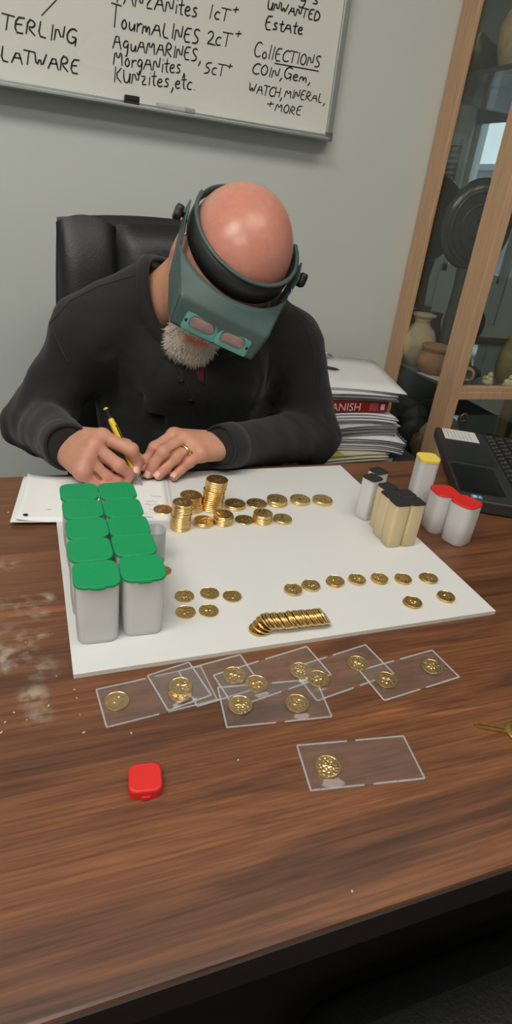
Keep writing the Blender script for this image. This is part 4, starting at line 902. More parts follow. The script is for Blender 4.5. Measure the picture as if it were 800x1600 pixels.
def mesh_field(field, lo, hi, h, B=8):
    lo = np.array(lo, float); nb = np.ceil((np.array(hi) - lo) / (h * B)).astype(int); n = nb * B
    I = np.stack(np.meshgrid(*[np.arange(k) for k in nb], indexing='ij'), -1).reshape(-1, 3)
    cen = (lo + (I + .5) * B * h).astype(np.float32); rad = h * B * .9
    dc = np.concatenate([field(Ev(c[:, None, :], c, .001))[:, 0] for c in np.array_split(cen, 8)])
    G = np.ones(n, np.float32)
    keep = np.abs(dc) < rad * 1.6 + .006
    for i, d in zip(I[~keep], dc[~keep]):
        if d < 0: G[i[0] * B:(i[0] + 1) * B, i[1] * B:(i[1] + 1) * B, i[2] * B:(i[2] + 1) * B] = -1
    off = np.stack(np.meshgrid(*[np.arange(B)] * 3, indexing='ij'), -1).reshape(-1, 3)
    K = I[keep]
    for ch in np.array_split(np.arange(len(K)), max(1, len(K) // 700)):
        if len(ch) == 0: continue
        idx = K[ch][:, None, :] * B + off[None]
        d = field(Ev((lo + idx * h).astype(np.float32), (lo + (K[ch] + .5) * B * h).astype(np.float32), rad))
        G[idx[..., 0], idx[..., 1], idx[..., 2]] = d
    S = G < 0
    def sl(A, i, j, k): return A[i:A.shape[0] - 1 + i, j:A.shape[1] - 1 + j, k:A.shape[2] - 1 + k]
    cnt = sum(sl(S, i, j, k).astype(np.int8) for i in (0, 1) for j in (0, 1) for k in (0, 1))
    act = (cnt > 0) & (cnt < 8); C = np.argwhere(act); vid = np.full(act.shape, -1, np.int64); vid[act] = np.arange(len(C))
    acc = np.zeros((len(C), 3)); num = np.zeros(len(C))
    for ax in range(3):
        for u in (0, 1):
            for v in (0, 1):
                o0 = [0, 0, 0]; oth = [q for q in range(3) if q != ax]; o0[oth[0]] = u; o0[oth[1]] = v; o1 = list(o0); o1[ax] = 1
                a = G[C[:, 0] + o0[0], C[:, 1] + o0[1], C[:, 2] + o0[2]]; b = G[C[:, 0] + o1[0], C[:, 1] + o1[1], C[:, 2] + o1[2]]
                m = (a < 0) != (b < 0); t = np.where(m, a / np.where(m, a - b, 1), 0)
                P = np.array(o0, float)[None] + np.zeros((len(C), 1)); P[:, ax] = t
                acc[m] += P[m]; num[m] += 1
    V = lo + (C + acc / num[:, None]) * h
    Fs = []
    for ax in range(3):
        oth = [(ax + 1) % 3, (ax + 2) % 3]
        s0 = [slice(0, -1)] * 3; s1 = [slice(0, -1)] * 3
        A = S[tuple(slice(0, -1) if q == ax else slice(0, None) for q in range(3))]; Bq = S[tuple(slice(1, None) if q == ax else slice(0, None) for q in range(3))]
        E = np.argwhere(A != Bq); E = E[(E[:, oth[0]] > 0) & (E[:, oth[1]] > 0)]
        E = E[(E[:, oth[0]] < act.shape[oth[0]]) & (E[:, oth[1]] < act.shape[oth[1]])]
        ins = A[E[:, 0], E[:, 1], E[:, 2]]
        q = []
        for du, dv in ((0, 0), (-1, 0), (-1, -1), (0, -1)):
            D = E.copy(); D[:, oth[0]] += du; D[:, oth[1]] += dv; q.append(vid[D[:, 0], D[:, 1], D[:, 2]])
        q = np.stack(q, 1); q[~ins] = q[~ins][:, ::-1]; Fs.append(q)
    Fc = np.concatenate(Fs); Fc = Fc[(Fc >= 0).all(1)]
    return V, Fc
def np_mesh(name, V, Fc, mat, parent=None, smooth_it=0):
    m = bpy.data.meshes.new(name); m.vertices.add(len(V)); m.vertices.foreach_set('co', np.asarray(V, np.float32).ravel())
    m.loops.add(len(Fc) * 4); m.loops.foreach_set('vertex_index', np.asarray(Fc, np.int32).ravel())
    m.polygons.add(len(Fc)); m.polygons.foreach_set('loop_start', np.arange(0, len(Fc) * 4, 4, dtype=np.int32)); m.polygons.foreach_set('loop_total', np.full(len(Fc), 4, np.int32))
    m.polygons.foreach_set('use_smooth', np.ones(len(Fc), bool)); m.update(calc_edges=True); m.materials.append(mat)
    o = bpy.data.objects.new(name, m); link(o, parent)
    return o
def relax(V, Fc, it=2, lam=.5):
    E = np.concatenate([Fc[:, [0, 1]], Fc[:, [1, 2]], Fc[:, [2, 3]], Fc[:, [3, 0]]]); n = len(V)
    deg = np.bincount(E[:, 0], minlength=n) + np.bincount(E[:, 1], minlength=n)
    for _ in range(it):
        S = np.stack([np.bincount(E[:, 0], V[E[:, 1], k], n) + np.bincount(E[:, 1], V[E[:, 0], k], n) for k in range(3)], 1)
        V = V + lam * (S / deg[:, None] - V)
    return V

# ------------------------------------------------------------------ the man
HO = np.array([.318, .974, 1.072]); HM = np.array([[-.928, -.287, .237], [.102, -.809, -.579], [.358, -.513, .780]])
HM[:, 0] = _n(HM[:, 0]); HM[:, 1] = _n(HM[:, 1] - HM[:, 0] * (HM[:, 0] @ HM[:, 1])); HM[:, 2] = np.cross(HM[:, 0], HM[:, 1])
def hd(x, y, z): return HO + HM @ np.array([x, y, z])        # head frame: x his right, y face forward, z crown
def zp(L): return [onz(a, b_, c) for a, b_, c in L]
RH = {'index': zp([(160, 683, .822), (205, 703, .809), (213, 722, .786), (212, 736, .776)]), 'middle': zp([(147, 698, .814), (186, 728, .790), (201, 741, .774), (199, 748, .768)]),
      'ring': zp([(136, 717, .801), (165, 745, .775), (183, 752, .767), (177, 757, .765)]), 'pinky': zp([(129, 737, .786), (147, 754, .769), (163, 760, .764), (171, 761, .764)])}
LH = {'index': zp([(272, 681, .808), (243, 700, .798), (231, 718, .780), (225, 730, .769)]), 'middle': zp([(288, 687, .808), (255, 707, .798), (240, 726, .779), (233, 740, .765)]),
      'ring': zp([(303, 697, .801), (276, 715, .790), (258, 732, .774), (248, 743, .764)]), 'pinky': zp([(313, 710, .793), (296, 722, .783), (281, 735, .770), (272, 745, .764)])}
RW_, LW_ = np.array([.038, .893, .790]), np.array([.306, .862, .790])       # wrists
RTH = [np.array([.062, .893, .795]), np.array([.098, .880, .800]), np.array([.130, .856, .797]), np.array([.1455, .836, .782])]
LTH = [np.array([.280, .880, .785]), np.array([.240, .893, .777]), np.array([.195, .885, .768]), np.array([.160, .868, .764])]
RS, LS = np.array([.092, 1.10, .888]), np.array([.496, 1.10, .898]); RE, LE = np.array([.004, 1.10, .745]), np.array([.533, 1.03, .735])
RCU = RW_ + _n(RW_ - RE) * .050; LCU = LW_ + _n(LW_ - LE) * .047       # where the cuffs end
FR = {'index': (.0112, .0101, .0090, .0077), 'middle': (.0112, .0099, .0089, .0078), 'ring': (.0106, .0093, .0085, .0075), 'pinky': (.0096, .0083, .0076, .0068)}
NB = np.array([.305, 1.10, .955])
def hand_field(ev, H, W, TH, el):
    fing = None
    for nm, J in H.items():
        r = FR[nm]; f = None
        for k in range(3):
            c = ev.cone(J[k], J[k + 1], r[k], r[k + 1]); f = c if f is None else smin(f, c, .003)
        for k in (1,):                                                # knuckle swelling
            f = smin(f, ev.cone(J[k], J[k] + 1e-4, r[k] * 1.06, r[k] * 1.06), .004)
        fing = f if fing is None else smin(fing, f, .0008)
    palm = None
    for nm, J in H.items():
        w = W + (J[0] - np.mean([q[0] for q in H.values()], 0)) * .42
        c = ev.cone(w, J[0], .0165, .0128); palm = c if palm is None else smin(palm, c, .012)
        palm = smin(palm, ev.cone(J[0], J[0] + 1e-4, .0126, .0126), .006)
    th = smin(ev.cone(TH[0], TH[1], .0165, .0125), ev.cone(TH[1], TH[2], .0122, .0105), .004); th = smin(th, ev.cone(TH[2], TH[3], .0108, .0088), .003)
    palm = smin(palm, ev.cone(W, W + _n(el - W) * .06, .0255, .0285), .016)
    palm = smin(palm, ev.cone(W + _n(el - W) * .05, el, .029, .038), .01)
    palm = smin(palm, th, .009)
    d = smin(palm, fing, .0030); ks = list(H); out = np.array([0, -.0030, .0042])
    for n1, n2 in zip(ks[:-1], ks[1:]):                                # valleys between neighbouring fingers
        A, B = H[n1], H[n2]; g0 = .5 * (A[0] * .72 + A[1] * .28 + B[0] * .72 + B[1] * .28) + out; g1 = .5 * (A[1] + B[1]) + out * .8; g2 = .5 * (A[2] + B[2]) + out * .5
        d = smax(d, -np.minimum(ev.cone(g0, g1, .0012, .0026), ev.cone(g1, g2, .0026, .0020)), .0025)
    return d
def head_field(ev):
    E = lambda c, r: ev.ell(hd(*c), HM, r)
    K = lambda a, b_, r1, r2: ev.cone(hd(*a), hd(*b_), r1, r2)
    d = E((0, -.002, .010), (.0830, .1035, .0905))
    d = smin(d, E((.004, .037, -.066), (.060, .064, .084)), .03)
    d = smin(d, E((0, .030, -.020), (.068, .066, .055)), .03)
    for s in (-1, 1):
        d = smin(d, K((s * .056, .005, -.070), (.008 + s * .018, .088, -.138), .017, .016), .03)      # jaw
        d = smin(d, K((s * .036, .074, -.058), (s * .046, .054, -.066), .018, .016), .02)      # cheek
        d = smin(d, K((s * .012, .088, -.004), (s * .042, .074, -.004), .009, .008), .012)     # brow
    d = smin(d, K((.0, .092, -.140), (.020, .092, -.140), .017, .017), .02)                  # chin
    d = smin(d, K((0, .090, -.014), (0, .120, -.064), .009, .0115), .012)                       # nose
    for s in (-1, 1):
        d = smin(d, K((s * .011, .107, -.066), (s * .012, .105, -.068), .0075, .007), .006)
        d = smax(d, -E((s * .032, .096, -.025), (.016, .014, .011)), .008)                      # eye sockets
        d = smin(d, E((s * .032, .078, -.025), (.0125, .0125, .0120)), .002)
    d = smin(d, K((-.012, .097, -.096), (.028, .097, -.096), .0080, .0080), .010)               # upper lip
    d = smin(d, K((-.006, .099, -.114), (.024, .099, -.114), .0085, .0085), .008)               # lower lip
    d = smax(d, -K((-.012, .1085, -.1050), (.030, .1085, -.1050), .0034, .0034), .003)          # mouth line
    for s in (-1, 1):                                                                            # ears
        e = E((s * .0815, -.014, -.034), (.0085, .019, .031)); e = smax(e, -E((s * .0915, -.008, -.032), (.0075, .0115, .020)), .004)
        d = smin(d, e, .008)
    d = smin(d, ev.cone(hd(0, -.032, -.045), NB + np.array([0, .0, -.01]), .056, .062), .035)    # neck
    d = smin(d, ev.cone(hd(.01, -.03, -.05), (.222, 1.085, .965), .056, .050), .03)
    d = smin(d, ev.cone(hd(-.01, -.03, -.05), (.375, 1.085, .958), .055, .050), .03)
    d = smin(d, ev.cone(hd(0, .0, -.085), NB + np.array([-.01, -.03, -.02]), .036, .045), .03)
    return d
def body_field(ev):
    d = head_field(ev)
    d = smin(d, ev.ell((.30, 1.13, .85), np.eye(3), (.13, .085, .12)), .05)
    for S, E in ((RS, RE), (LS, LE)):
        d = smin(d, ev.cone(NB + np.array([0, .02, -.06]), S, .045, .045), .04); d = smin(d, ev.cone(S, E, .046, .038), .02)
    d = smin(d, hand_field(ev, RH, RW_, RTH, RE), .006); d = smin(d, hand_field(ev, LH, LW_, LTH, LE), .006)
    return d
man = empty('person', (.305, 1.12, 0)); tag(man, 'bald man in a black henley shirt bent over the desk writing with a pen', 'person')
man_inv = Matrix.Translation((-.305, -1.12, 0))
def mpart(o): o.parent = man; o.matrix_parent_inverse = man_inv; return o
V, Fc = mesh_field(body_field, (-.06, .76, .66), (.62, 1.24, 1.21), .0019)
V = relax(V, Fc, 1, .5)
# skin tone with its own patches: ruddy scalp, pinker knuckles and lips, greyer stubble at the temples
ql = (V - HO) @ HM; col = np.tile(np.array([.560, .285, .195]), (len(V), 1))
def blend(w, c): global col; col = col * (1 - w[:, None]) + np.array(c) * w[:, None]
headw = np.clip((V[:, 2] - .97) / .05, 0, 1); blend(headw * .9, (.580, .255, .185))
scalp = np.clip((ql[:, 2] - .0) / .05, 0, 1) * headw; blend(scalp * .85, (.600, .245, .185))
stub = np.exp(-((ql[:, 2] - .02) / .035) ** 2) * np.clip((np.abs(ql[:, 0]) - .055) / .02, 0, 1) * np.clip((.05 - ql[:, 1]) / .05, 0, 1) * headw; blend(stub * .5, (.56, .38, .30))
neckw = headw * np.clip((-.05 - ql[:, 2]) / .04, 0, 1) * np.clip((.05 - ql[:, 1]) / .03, 0, 1); blend(neckw, (.600, .310, .190))
lipw = np.exp(-(((ql[:, 0] - .009) / .022) ** 4 + ((ql[:, 1] - .105) / .013) ** 2 + ((ql[:, 2] + .1055) / .0095) ** 2)); blend(np.clip(lipw, 0, 1) * .8, (.50, .14, .11))
chin = np.exp(-(((ql[:, 0] - .008) / .042) ** 4 + ((ql[:, 1] - .098) / .035) ** 4 + ((ql[:, 2] + .124) / .032) ** 4)) * (1 - np.clip(lipw * 1.5, 0, 1)); blend(np.clip(chin, 0, 1) * .6, (.70, .58, .50))
for H in (RH, LH):
    for nm, J in H.items():
        for k, (rad, st) in enumerate(((.015, .40), (.012, .55), (.010, .35), (.012, .45))):
            w = np.exp(-(((V - J[k]) ** 2).sum(1) / rad ** 2)); blend(np.clip(w * st * 1.2, 0, .6), (.560, .205, .150))
m_skin, nt, b = new_mat('skin'); N = nt.nodes; L = nt.links
at = N.new('ShaderNodeAttribute'); at.attribute_name = 'tone'; tc = N.new('ShaderNodeTexCoord')
nz = N.new('ShaderNodeTexNoise'); nz.inputs['Scale'].default_value = 90; nz.inputs['Detail'].default_value = 5; L.new(tc.outputs['Object'], nz.inputs['Vector'])
mr = N.new('ShaderNodeMapRange'); mr.inputs[1].default_value = .3; mr.inputs[2].default_value = .7; mr.inputs[3].default_value = .93; mr.inputs[4].default_value = 1.05; L.new(nz.outputs['Fac'], mr.inputs[0])
vm = N.new('ShaderNodeVectorMath'); vm.operation = 'SCALE'; L.new(at.outputs['Color'], vm.inputs[0]); L.new(mr.outputs[0], vm.inputs['Scale']); L.new(vm.outputs[0], b.inputs['Base Color'])
L.new(at.outputs['Alpha'], b.inputs['Roughness']); b.inputs['Subsurface Weight'].default_value = .12; b.inputs['Subsurface Radius'].default_value = (.008, .003, .002); b.inputs['Subsurface Scale'].default_value = 1.0
n2 = N.new('ShaderNodeTexNoise'); n2.inputs['Scale'].default_value = 420; n2.inputs['Detail'].default_value = 3; L.new(tc.outputs['Object'], n2.inputs['Vector'])
bp = N.new('ShaderNodeBump'); bp.inputs['Strength'].default_value = .10; bp.inputs['Distance'].default_value = .001; L.new(n2.outputs['Fac'], bp.inputs['Height']); L.new(bp.outputs[0], b.inputs['Normal'])
body = mpart(np_mesh('body', V, Fc, m_skin))
ca = body.data.color_attributes.new('tone', 'FLOAT_COLOR', 'POINT'); ca.data.foreach_set('color', np.concatenate([col, (.52 - .22 * scalp)[:, None]], 1).astype(np.float32).ravel())

# shirt
CAX = _n(hd(0, -.02, -.03) - NB); CC = np.array([.290, 1.066, .985])                # neck opening axis
_e1 = _n(np.cross(CAX, [1, 0, 0])); _e2 = np.cross(CAX, _e1); CR = .104
def noise3(p, s, seed):
    rs = np.random.RandomState(seed); o = 0
    for _ in range(4):
        k = rs.normal(0, s, 3); o = o + np.sin(p @ k.astype(np.float32) + rs.uniform(0, 6.28))
    return o / 4
def shirt_solid(ev):
    d = ev.ell((.295, 1.145, .83), np.eye(3), (.185, .120, .165))
    d = smin(d, ev.ell((.295, 1.14, .64), np.eye(3), (.178, .140, .20)), .08)
    d = smin(d, ev.cone(RS + [.03, .02, .005], LS + [-.03, .02, .005], .064, .064), .06)
    d = smin(d, ev.cone(RS + [.03, .0, .012], (.232, 1.085, .990), .056, .050), .04); d = smin(d, ev.cone(LS + [-.03, .0, .012], (.392, 1.085, .990), .056, .050), .04)
    d = smin(d, ev.cone((.105, 1.095, .925), (.215, 1.088, .985), .058, .054), .04)
    d = smin(d, ev.cone(NB + [0, .02, -.02], NB + CAX * .03, .085, .080), .04)
    d = smin(d, ev.cone((.24, 1.02, .86), (.35, 1.02, .86), .05, .05), .08)                   # chest front
    for S, E, W, r in ((RS, RE, RCU, .0345), (LS, LE, LCU, .0335)):
        a = smin(ev.cone(S, E, .061, .053), ev.cone(E, W + _n(W - E) * -.004, .054, r), .03)
        d = smin(d, a, .035)
    p = ev.p
    am = 0
    for E in (RE, LE): am = am + np.exp(-((p - E.astype(np.float32)) ** 2).sum(-1) / .13 ** 2)
    d = d + (.0016 + .0052 * am) * noise3(p, 55, 3) + .0012 * noise3(p, 110, 9)
    return d
def shirt_field(ev):
    d = shirt_solid(ev)
    q = ev.p - CC.astype(np.float32); h = q @ CAX.astype(np.float32); rr = np.sqrt(np.maximum((q * q).sum(-1) - h * h, 0))
    d = smax(d, -np.maximum(rr - CR, -h - .02), .006)                                          # neck opening
    for E, W in ((RE, RCU), (LE, LCU)):                                                         # open the cuffs
        ax = _n(W - E).astype(np.float32); hh = (p_ := ev.p - W.astype(np.float32)) @ ax
        far = (p_ * p_).sum(-1) > .07 ** 2
        d = np.where(far, d, smax(d, hh + .006, .004))
    return d
Vs, Fs_ = mesh_field(shirt_field, (-.12, .80, .52), (.68, 1.32, 1.10), .0048)
Vs = relax(Vs, Fs_, 2, .5)
m_shirt = pmat('black_knit', (18, 19, 20), .85, var=.10, vscale=30, bump=.35, bscale=700, sheen=.12)
shirt = mpart(np_mesh('shirt', Vs, Fs_, m_shirt)); shirt['label'] = 'black long-sleeved henley shirt'
def shirt_sdf(P):
    P = np.asarray(P, np.float32); return shirt_solid(Ev(P[:, None, :], P, 9.0))[:, 0]
# ribbed collar following the neck opening
loop = []
for ph in np.linspace(0, 2 * math.pi, 72, endpoint=False):
    s = np.linspace(.11, -.10, 140); P = CC + CAX * s[:, None] + (CR + .004) * (math.cos(ph) * _e1 + math.sin(ph) * _e2)
    dd = shirt_sdf(P) < .0015; k = np.argmax(dd); loop.append((P[k], math.cos(ph) * _e1 + math.sin(ph) * _e2, dd.any() and k > 3))
hs = np.array([(l[0] - CC) @ CAX for l in loop]); ok = np.where([l[2] for l in loop])[0]; ii = np.arange(72); hs = np.interp(ii, np.concatenate([ok - 72, ok, ok + 72]), np.tile(hs[ok], 3))
for _ in range(6): hs = (np.roll(hs, 1) + np.roll(hs, -1) + hs) / 3
R = []
for (p, rd, _), h_ in zip(loop, hs):
    base = CC + CAX * h_ + rd * CR
    R.append([tuple(base + rd * u + CAX * v) for u, v in ((-.004, .002), (-.003, .0055), (.002, .0062), (.009, .0035), (.017, -.004), (.016, -.008), (.004, -.008), (-.003, -.006))])
col_ = MB(); col_.rings(R + [R[0]], False, False, True); mpart(col_.build('collar', m_shirt))
# seams, placket and buttons laid on the cloth where they are seen
from mathutils.bvhtree import BVHTree
bvh = BVHTree.FromPolygons([tuple(v) for v in Vs], [tuple(int(i) for i in f) for f in Fs_])
def hit(px, py, tree=bvh):
    d = ray(px, py); h = tree.ray_cast(Vector(CAM), Vector(d).normalized())
    return (np.array(h[0]), np.array(h[1])) if h[0] is not None else None
def on_cloth(pts, sub=6):
    P = []
    for a, c in zip(pts[:-1], pts[1:]):
        for k in range(sub): P.append((a[0] + (c[0] - a[0]) * k / sub, a[1] + (c[1] - a[1]) * k / sub))
    P.append(pts[-1]); return [h for h in (hit(*p) for p in P) if h is not None]
m_seam = pmat('seam_thread', (46, 47, 49), .9)
for pts, nm in (([(213, 430), (190, 436), (150, 449), (110, 470), (78, 506)], 'shoulder_seam'), ([(78, 506), (92, 535), (106, 565)], 'armhole_seam'), ([(470, 500), (485, 530), (492, 560), (490, 600)], 'armhole_seam')):
    H_ = on_cloth(pts)
    if len(H_) > 2: mpart(MB().tube([tuple(h[0] + h[1] * .0006) for h in H_], .0011, 6).build(nm, m_seam))
H_ = on_cloth([(283, 560), (296, 600), (306, 640)])
for q, nm in ((282, 592), (299, 628)), :
    pass
for px, py in ((282, 592), (298, 627)):
    h = hit(px, py)
    if h is not None:
        z = Vector(h[1]).to_track_quat('Z', 'Y').to_matrix().to_4x4(); bt = MB().lathe([(0, .0004), (.0048, .0004), (.0056, .0012), (.0052, .0022), (.0040, .0016), (0, .0016)], 18, False, False, M=Matrix.Translation(h[0]) @ z).build('button', pmat('black_button', (30, 30, 31), .35)); mpart(bt)
def patch(poly, mat, name, off, n=8, m=10):
    """poly: four corners seen on the cloth (tl, tr, br, bl)"""
    V_, F_ = [], []
    for j in range(m + 1):
        for i in range(n + 1):
            u, v = i / n, j / m
            a = np.array(poly[0]) * (1 - u) + np.array(poly[1]) * u; c = np.array(poly[3]) * (1 - u) + np.array(poly[2]) * u; q = a * (1 - v) + c * v
            h = hit(*q); V_.append(tuple(h[0] + h[1] * off) if h is not None else (0.3, 1.05, .9))
    for j in range(m):
        for i in range(n): a = j * (n + 1) + i; F_.append((a, a + n + 1, a + n + 2, a + 1))
    o = MB().add(V_, F_, True).build(name, mat); md = o.modifiers.new('s', 'SOLIDIFY'); md.thickness = .0012; return mpart(o)
u_ = patch([(299, 556), (320, 556), (318, 600), (310, 596)], pmat('red_undershirt', (84, 22, 24), .85, var=.1), 'undershirt', .0012); u_['label'] = 'red undershirt at the open placket'
for pts in ([(268, 552), (290, 596), (318, 655)], [(322, 552), (322, 600), (330, 655)]):
    H_ = on_cloth(pts)
    if len(H_) > 2: mpart(MB().tube([tuple(h[0] + h[1] * .0004) for h in H_], .0010, 6).build('placket_edge', m_seam))
# cuffs
for E, W, r in ((RE, RCU, .0350), (LE, LCU, .0345)):
    ax = Vector(W - E).normalized(); o1 = ax.orthogonal().normalized(); o2 = ax.cross(o1); R = []
    for s, k in ((-.046, .0362), (-.043, .0385), (-.026, .0375), (-.010, .0362), (-.004, .0350), (-.004, .0318), (-.020, .0315)):
        R.append([tuple(Vector(W) + ax * s + (o1 * math.cos(t) + o2 * math.sin(t)) * (k + .0008 * math.sin(3 * t))) for t in np.linspace(0, 2 * math.pi, 36, endpoint=False)])
    mpart(MB().rings(R, False, False, True).build('cuff', m_shirt))
# trousers under the desk
def leg_field(ev):
    d = ev.ell((.30, 1.17, .55), np.eye(3), (.18, .14, .12))
    for s in (-1, 1):
        hip, kn, ft = np.array([.30 + s * .09, 1.15, .53]), np.array([.30 + s * .15, .76, .52]), np.array([.30 + s * .15, .84, .09])
        d = smin(d, ev.cone(hip, kn, .085, .065), .05); d = smin(d, ev.cone(kn, ft, .065, .045), .02)
    return d
Vl, Fl = mesh_field(leg_field, (-.02, .64, .02), (.62, 1.36, .72), .012)
mpart(np_mesh('trousers', relax(Vl, Fl, 2), Fl, pmat('dark_denim', (32, 36, 48), .9, var=.15, vscale=200)))
for s in (-1, 1):
    x = .30 + s * .15; R = []
    for yy, w, h0 in ((.885, .036, .085), (.84, .044, .095), (.78, .046, .060), (.72, .046, .045), (.675, .030, .028)):
        R.append([(x + w * math.cos(t), yy, .002 + h0 * .5 + h0 * .5 * math.sin(t)) for t in np.linspace(0, 2 * math.pi, 16, endpoint=False)])
    mpart(MB().rings(R).build('shoe', m_leat))
# goatee: short pale strands on chin and upper lip
rs = np.random.RandomState(2); bm_tri = []
reg = np.where((np.abs(ql[:, 0] - .008) < .041) & (ql[:, 2] < -.082) & (ql[:, 2] > -.170) & (ql[:, 1] > .058) & (ql[:, 1] < .145) & (lipw < .62) & ((ql[:, 2] > -.097) | (ql[:, 2] < -.117) | (np.abs(ql[:, 0] - .009) > .024)))[0]
nrm = np.zeros_like(V); fn = np.cross(V[Fc[:, 2]] - V[Fc[:, 0]], V[Fc[:, 3]] - V[Fc[:, 1]])
for k in range(4): np.add.at(nrm, Fc[:, k], fn)
nrm /= np.linalg.norm(nrm, axis=1)[:, None] + 1e-12
pick = rs.choice(reg, size=min(len(reg), 2600), replace=False) if len(reg) > 2600 else reg
hb = MB(); dn = -HM[:, 2]
for i in pick:
    p = V[i]; n_ = nrm[i]; up_ = ql[i][2] > -.100
    d = _n(n_ * (.55 if not up_ else .35) + dn * (.55 if not up_ else .8) + HM[:, 0] * np.sign(ql[i][0]) * (.0 if not up_ else .35) + rs.normal(0, .28, 3)); L_ = rs.uniform(.008, .0155) if not up_ else rs.uniform(.005, .009)
    s1 = _n(np.cross(d, n_ + [.01, .02, .03])); s2 = np.cross(d, s1); w = .00055
    mid = p + d * L_ * .55 + rs.normal(0, .0006, 3); tip = p + d * L_ + dn * .001
    hb.add([tuple(p + s1 * w), tuple(p - s1 * w * .5 + s2 * w * .87), tuple(p - s1 * w * .5 - s2 * w * .87), tuple(mid + s1 * w * .8), tuple(mid - s1 * w * .4 + s2 * w * .7), tuple(mid - s1 * w * .4 - s2 * w * .7), tuple(tip)],
           [(0, 1, 4, 3), (1, 2, 5, 4), (2, 0, 3, 5), (3, 4, 6), (4, 5, 6), (5, 3, 6)], True)
m_hair = pmat('grey_white_hair', (240, 232, 222), .6, var=.15, vscale=160)
gt = mpart(hb.build('goatee', m_hair)); gt['label'] = 'short grey-white goatee'; gt['kind'] = 'stuff'
# nails
m_nail = pmat('fingernail', (224, 176, 160), .3, var=.03)
for H, names in ((LH, ('index', 'middle', 'ring', 'pinky')), (RH, ('index',))):
    for nm in names:
        J = H[nm]; ax = _n(J[3] - J[2]); up2 = np.array([0, -.35, 1.0]); up2 = _n(up2 - ax * (up2 @ ax)); sd = np.cross(ax, up2); r = FR[nm][3]
        V_ = []; F_ = []
        for j in range(7):
            for i in range(7):
                u, v = -1 + i / 3, -1 + j / 3; a = u * .95; ww = math.sqrt(max(0, 1 - .35 * v * v))
                rad = r + .0013 - .0004 * abs(v)
                V_.append(tuple(J[3] + ax * (.0012 + v * .0052) + sd * math.sin(a * ww) * rad * .82 + up2 * math.cos(a * ww) * rad))
        for j in range(6):
            for i in range(6): a = j * 7 + i; F_.append((a, a + 1, a + 8, a + 7))
        o = MB().add(V_, F_, True).build('fingernail', m_nail); md = o.modifiers.new('s', 'SOLIDIFY'); md.thickness = .0008; md.offset = -1; mpart(o)
# wedding ring
J = LH['ring']; c = J[0] * .50 + J[1] * .50; ax = _n(J[1] - J[0]); q = Vector(ax).to_track_quat('Z', 'Y').to_matrix().to_4x4(); rr_ = .0109
ro = MB().lathe([(rr_ + .0003, -.0026), (rr_ + .0013, -.0020), (rr_ + .0017, 0), (rr_ + .0013, .0020), (rr_ + .0003, .0026), (rr_ - .001, 0)], 36, False, False, M=Matrix.Translation(c) @ q).build('wedding_ring', m_gold); mpart(ro); ro['label'] = 'gold wedding ring'

# ------------------------------------------------------------------ pen in the writing hand
tip = onz(222, 759, BZ + .0012); top = ony(164.5, 637, .862); pax = _n(top - tip); plen = np.linalg.norm(top - tip)
pe = empty('pen', tuple(tip)); tag(pe, 'yellow and black pen gripped in the writing hand', 'pen'); pe.rotation_euler = Vector(pax).to_track_quat('Z', 'Y').to_euler()
m_py = pmat('pen_yellow', (226, 190, 40), .35); m_steel = pmat('pen_steel', (190, 190, 188), .25, metal=.9)
MB().lathe([(.0004, 0), (.0012, .003), (.0030, .014), (.0036, .017)], 18).build('tip', m_steel, pe)
MB().lathe([(.0040, .017), (.0043, .019), (.0043, .024), (.0040, .026)], 18).build('grip_ring', m_blk, pe)
MB().lathe([(.0041, .026), (.0048, .032), (.0050, plen - .032), (.0044, plen - .020), (.0038, plen - .018)], 18).build('barrel', m_py, pe)
MB().lathe([(.0036, plen - .018), (.0032, plen - .006), (.0040, plen - .005), (.0040, plen - .003)], 16).build('plunger', m_blk, pe)
MB().lathe([(.0038, plen - .003), (.0036, plen - .001), (.002, plen)], 16).build('cap', m_py, pe)
MB().box(-.001, .001, .0046, .0056, plen - .060, plen - .030).build('clip', m_blk, pe)

# ------------------------------------------------------------------ magnifier visor
m_teal = pmat('teal_grey_fibre', (72, 92, 92), .5, var=.05, vscale=60, bump=.15, bscale=500); m_teal2 = pmat('teal_plate', (92, 158, 154), .4, var=.05); m_band = pmat('visor_leather', (34, 37, 38), .5, var=.1, bump=.2, bscale=500)
vz = empty('magnifier_visor', tuple(HO)); tag(vz, 'teal headband magnifier visor worn over the bald head', 'visor')
HMx = Matrix(((HM[0, 0], HM[0, 1], HM[0, 2], HO[0]), (HM[1, 0], HM[1, 1], HM[1, 2], HO[1]), (HM[2, 0], HM[2, 1], HM[2, 2], HO[2]), (0, 0, 0, 1)))
vz.matrix_world = HMx
def bz(y): return .027 - .035 * y
def bpt(t, k=0.0): return ((.0865 + k) * math.sin(t), (.1055 + k) * math.cos(t) - .002)
def bandpart(name, mat, t0, t1, hlo, hhi, k0, k1, n=40):
    R = []
    for t in np.linspace(t0, t1, n):
        (xi, yi), (xo, yo) = bpt(t, k0), bpt(t, k1); z0 = bz(yi); lo_b, hi_b = (hlo(t), hhi(t))
        R.append([(xi, yi, z0 + lo_b), (xo, yo, z0 + lo_b), (xo, yo, z0 + (lo_b + hi_b) / 2), (xo, yo, z0 + hi_b), (xi, yi, z0 + hi_b)])
    full = abs(t1 - t0) > 6.2
    mb = MB(); mb.rings(R, not full, not full, True); o = mb.build(name, mat, vz); return o
wf = lambda t: .5 + .5 * math.cos(t)
bandpart('headband', m_band, -1.75, 1.75, lambda t: -.012 - .009 * wf(t), lambda t: .010 + .006 * wf(t), 0, .0035)
bandpart('back_strap', m_teal, 1.70, 2 * math.pi - 1.70, lambda t: -.010, lambda t: .008, .0005, .003)
bandpart('band_rim', m_teal, -1.9, 1.9, lambda t: .010 + .006 * wf(t), lambda t: .0125 + .0065 * wf(t), -.001, .0050)
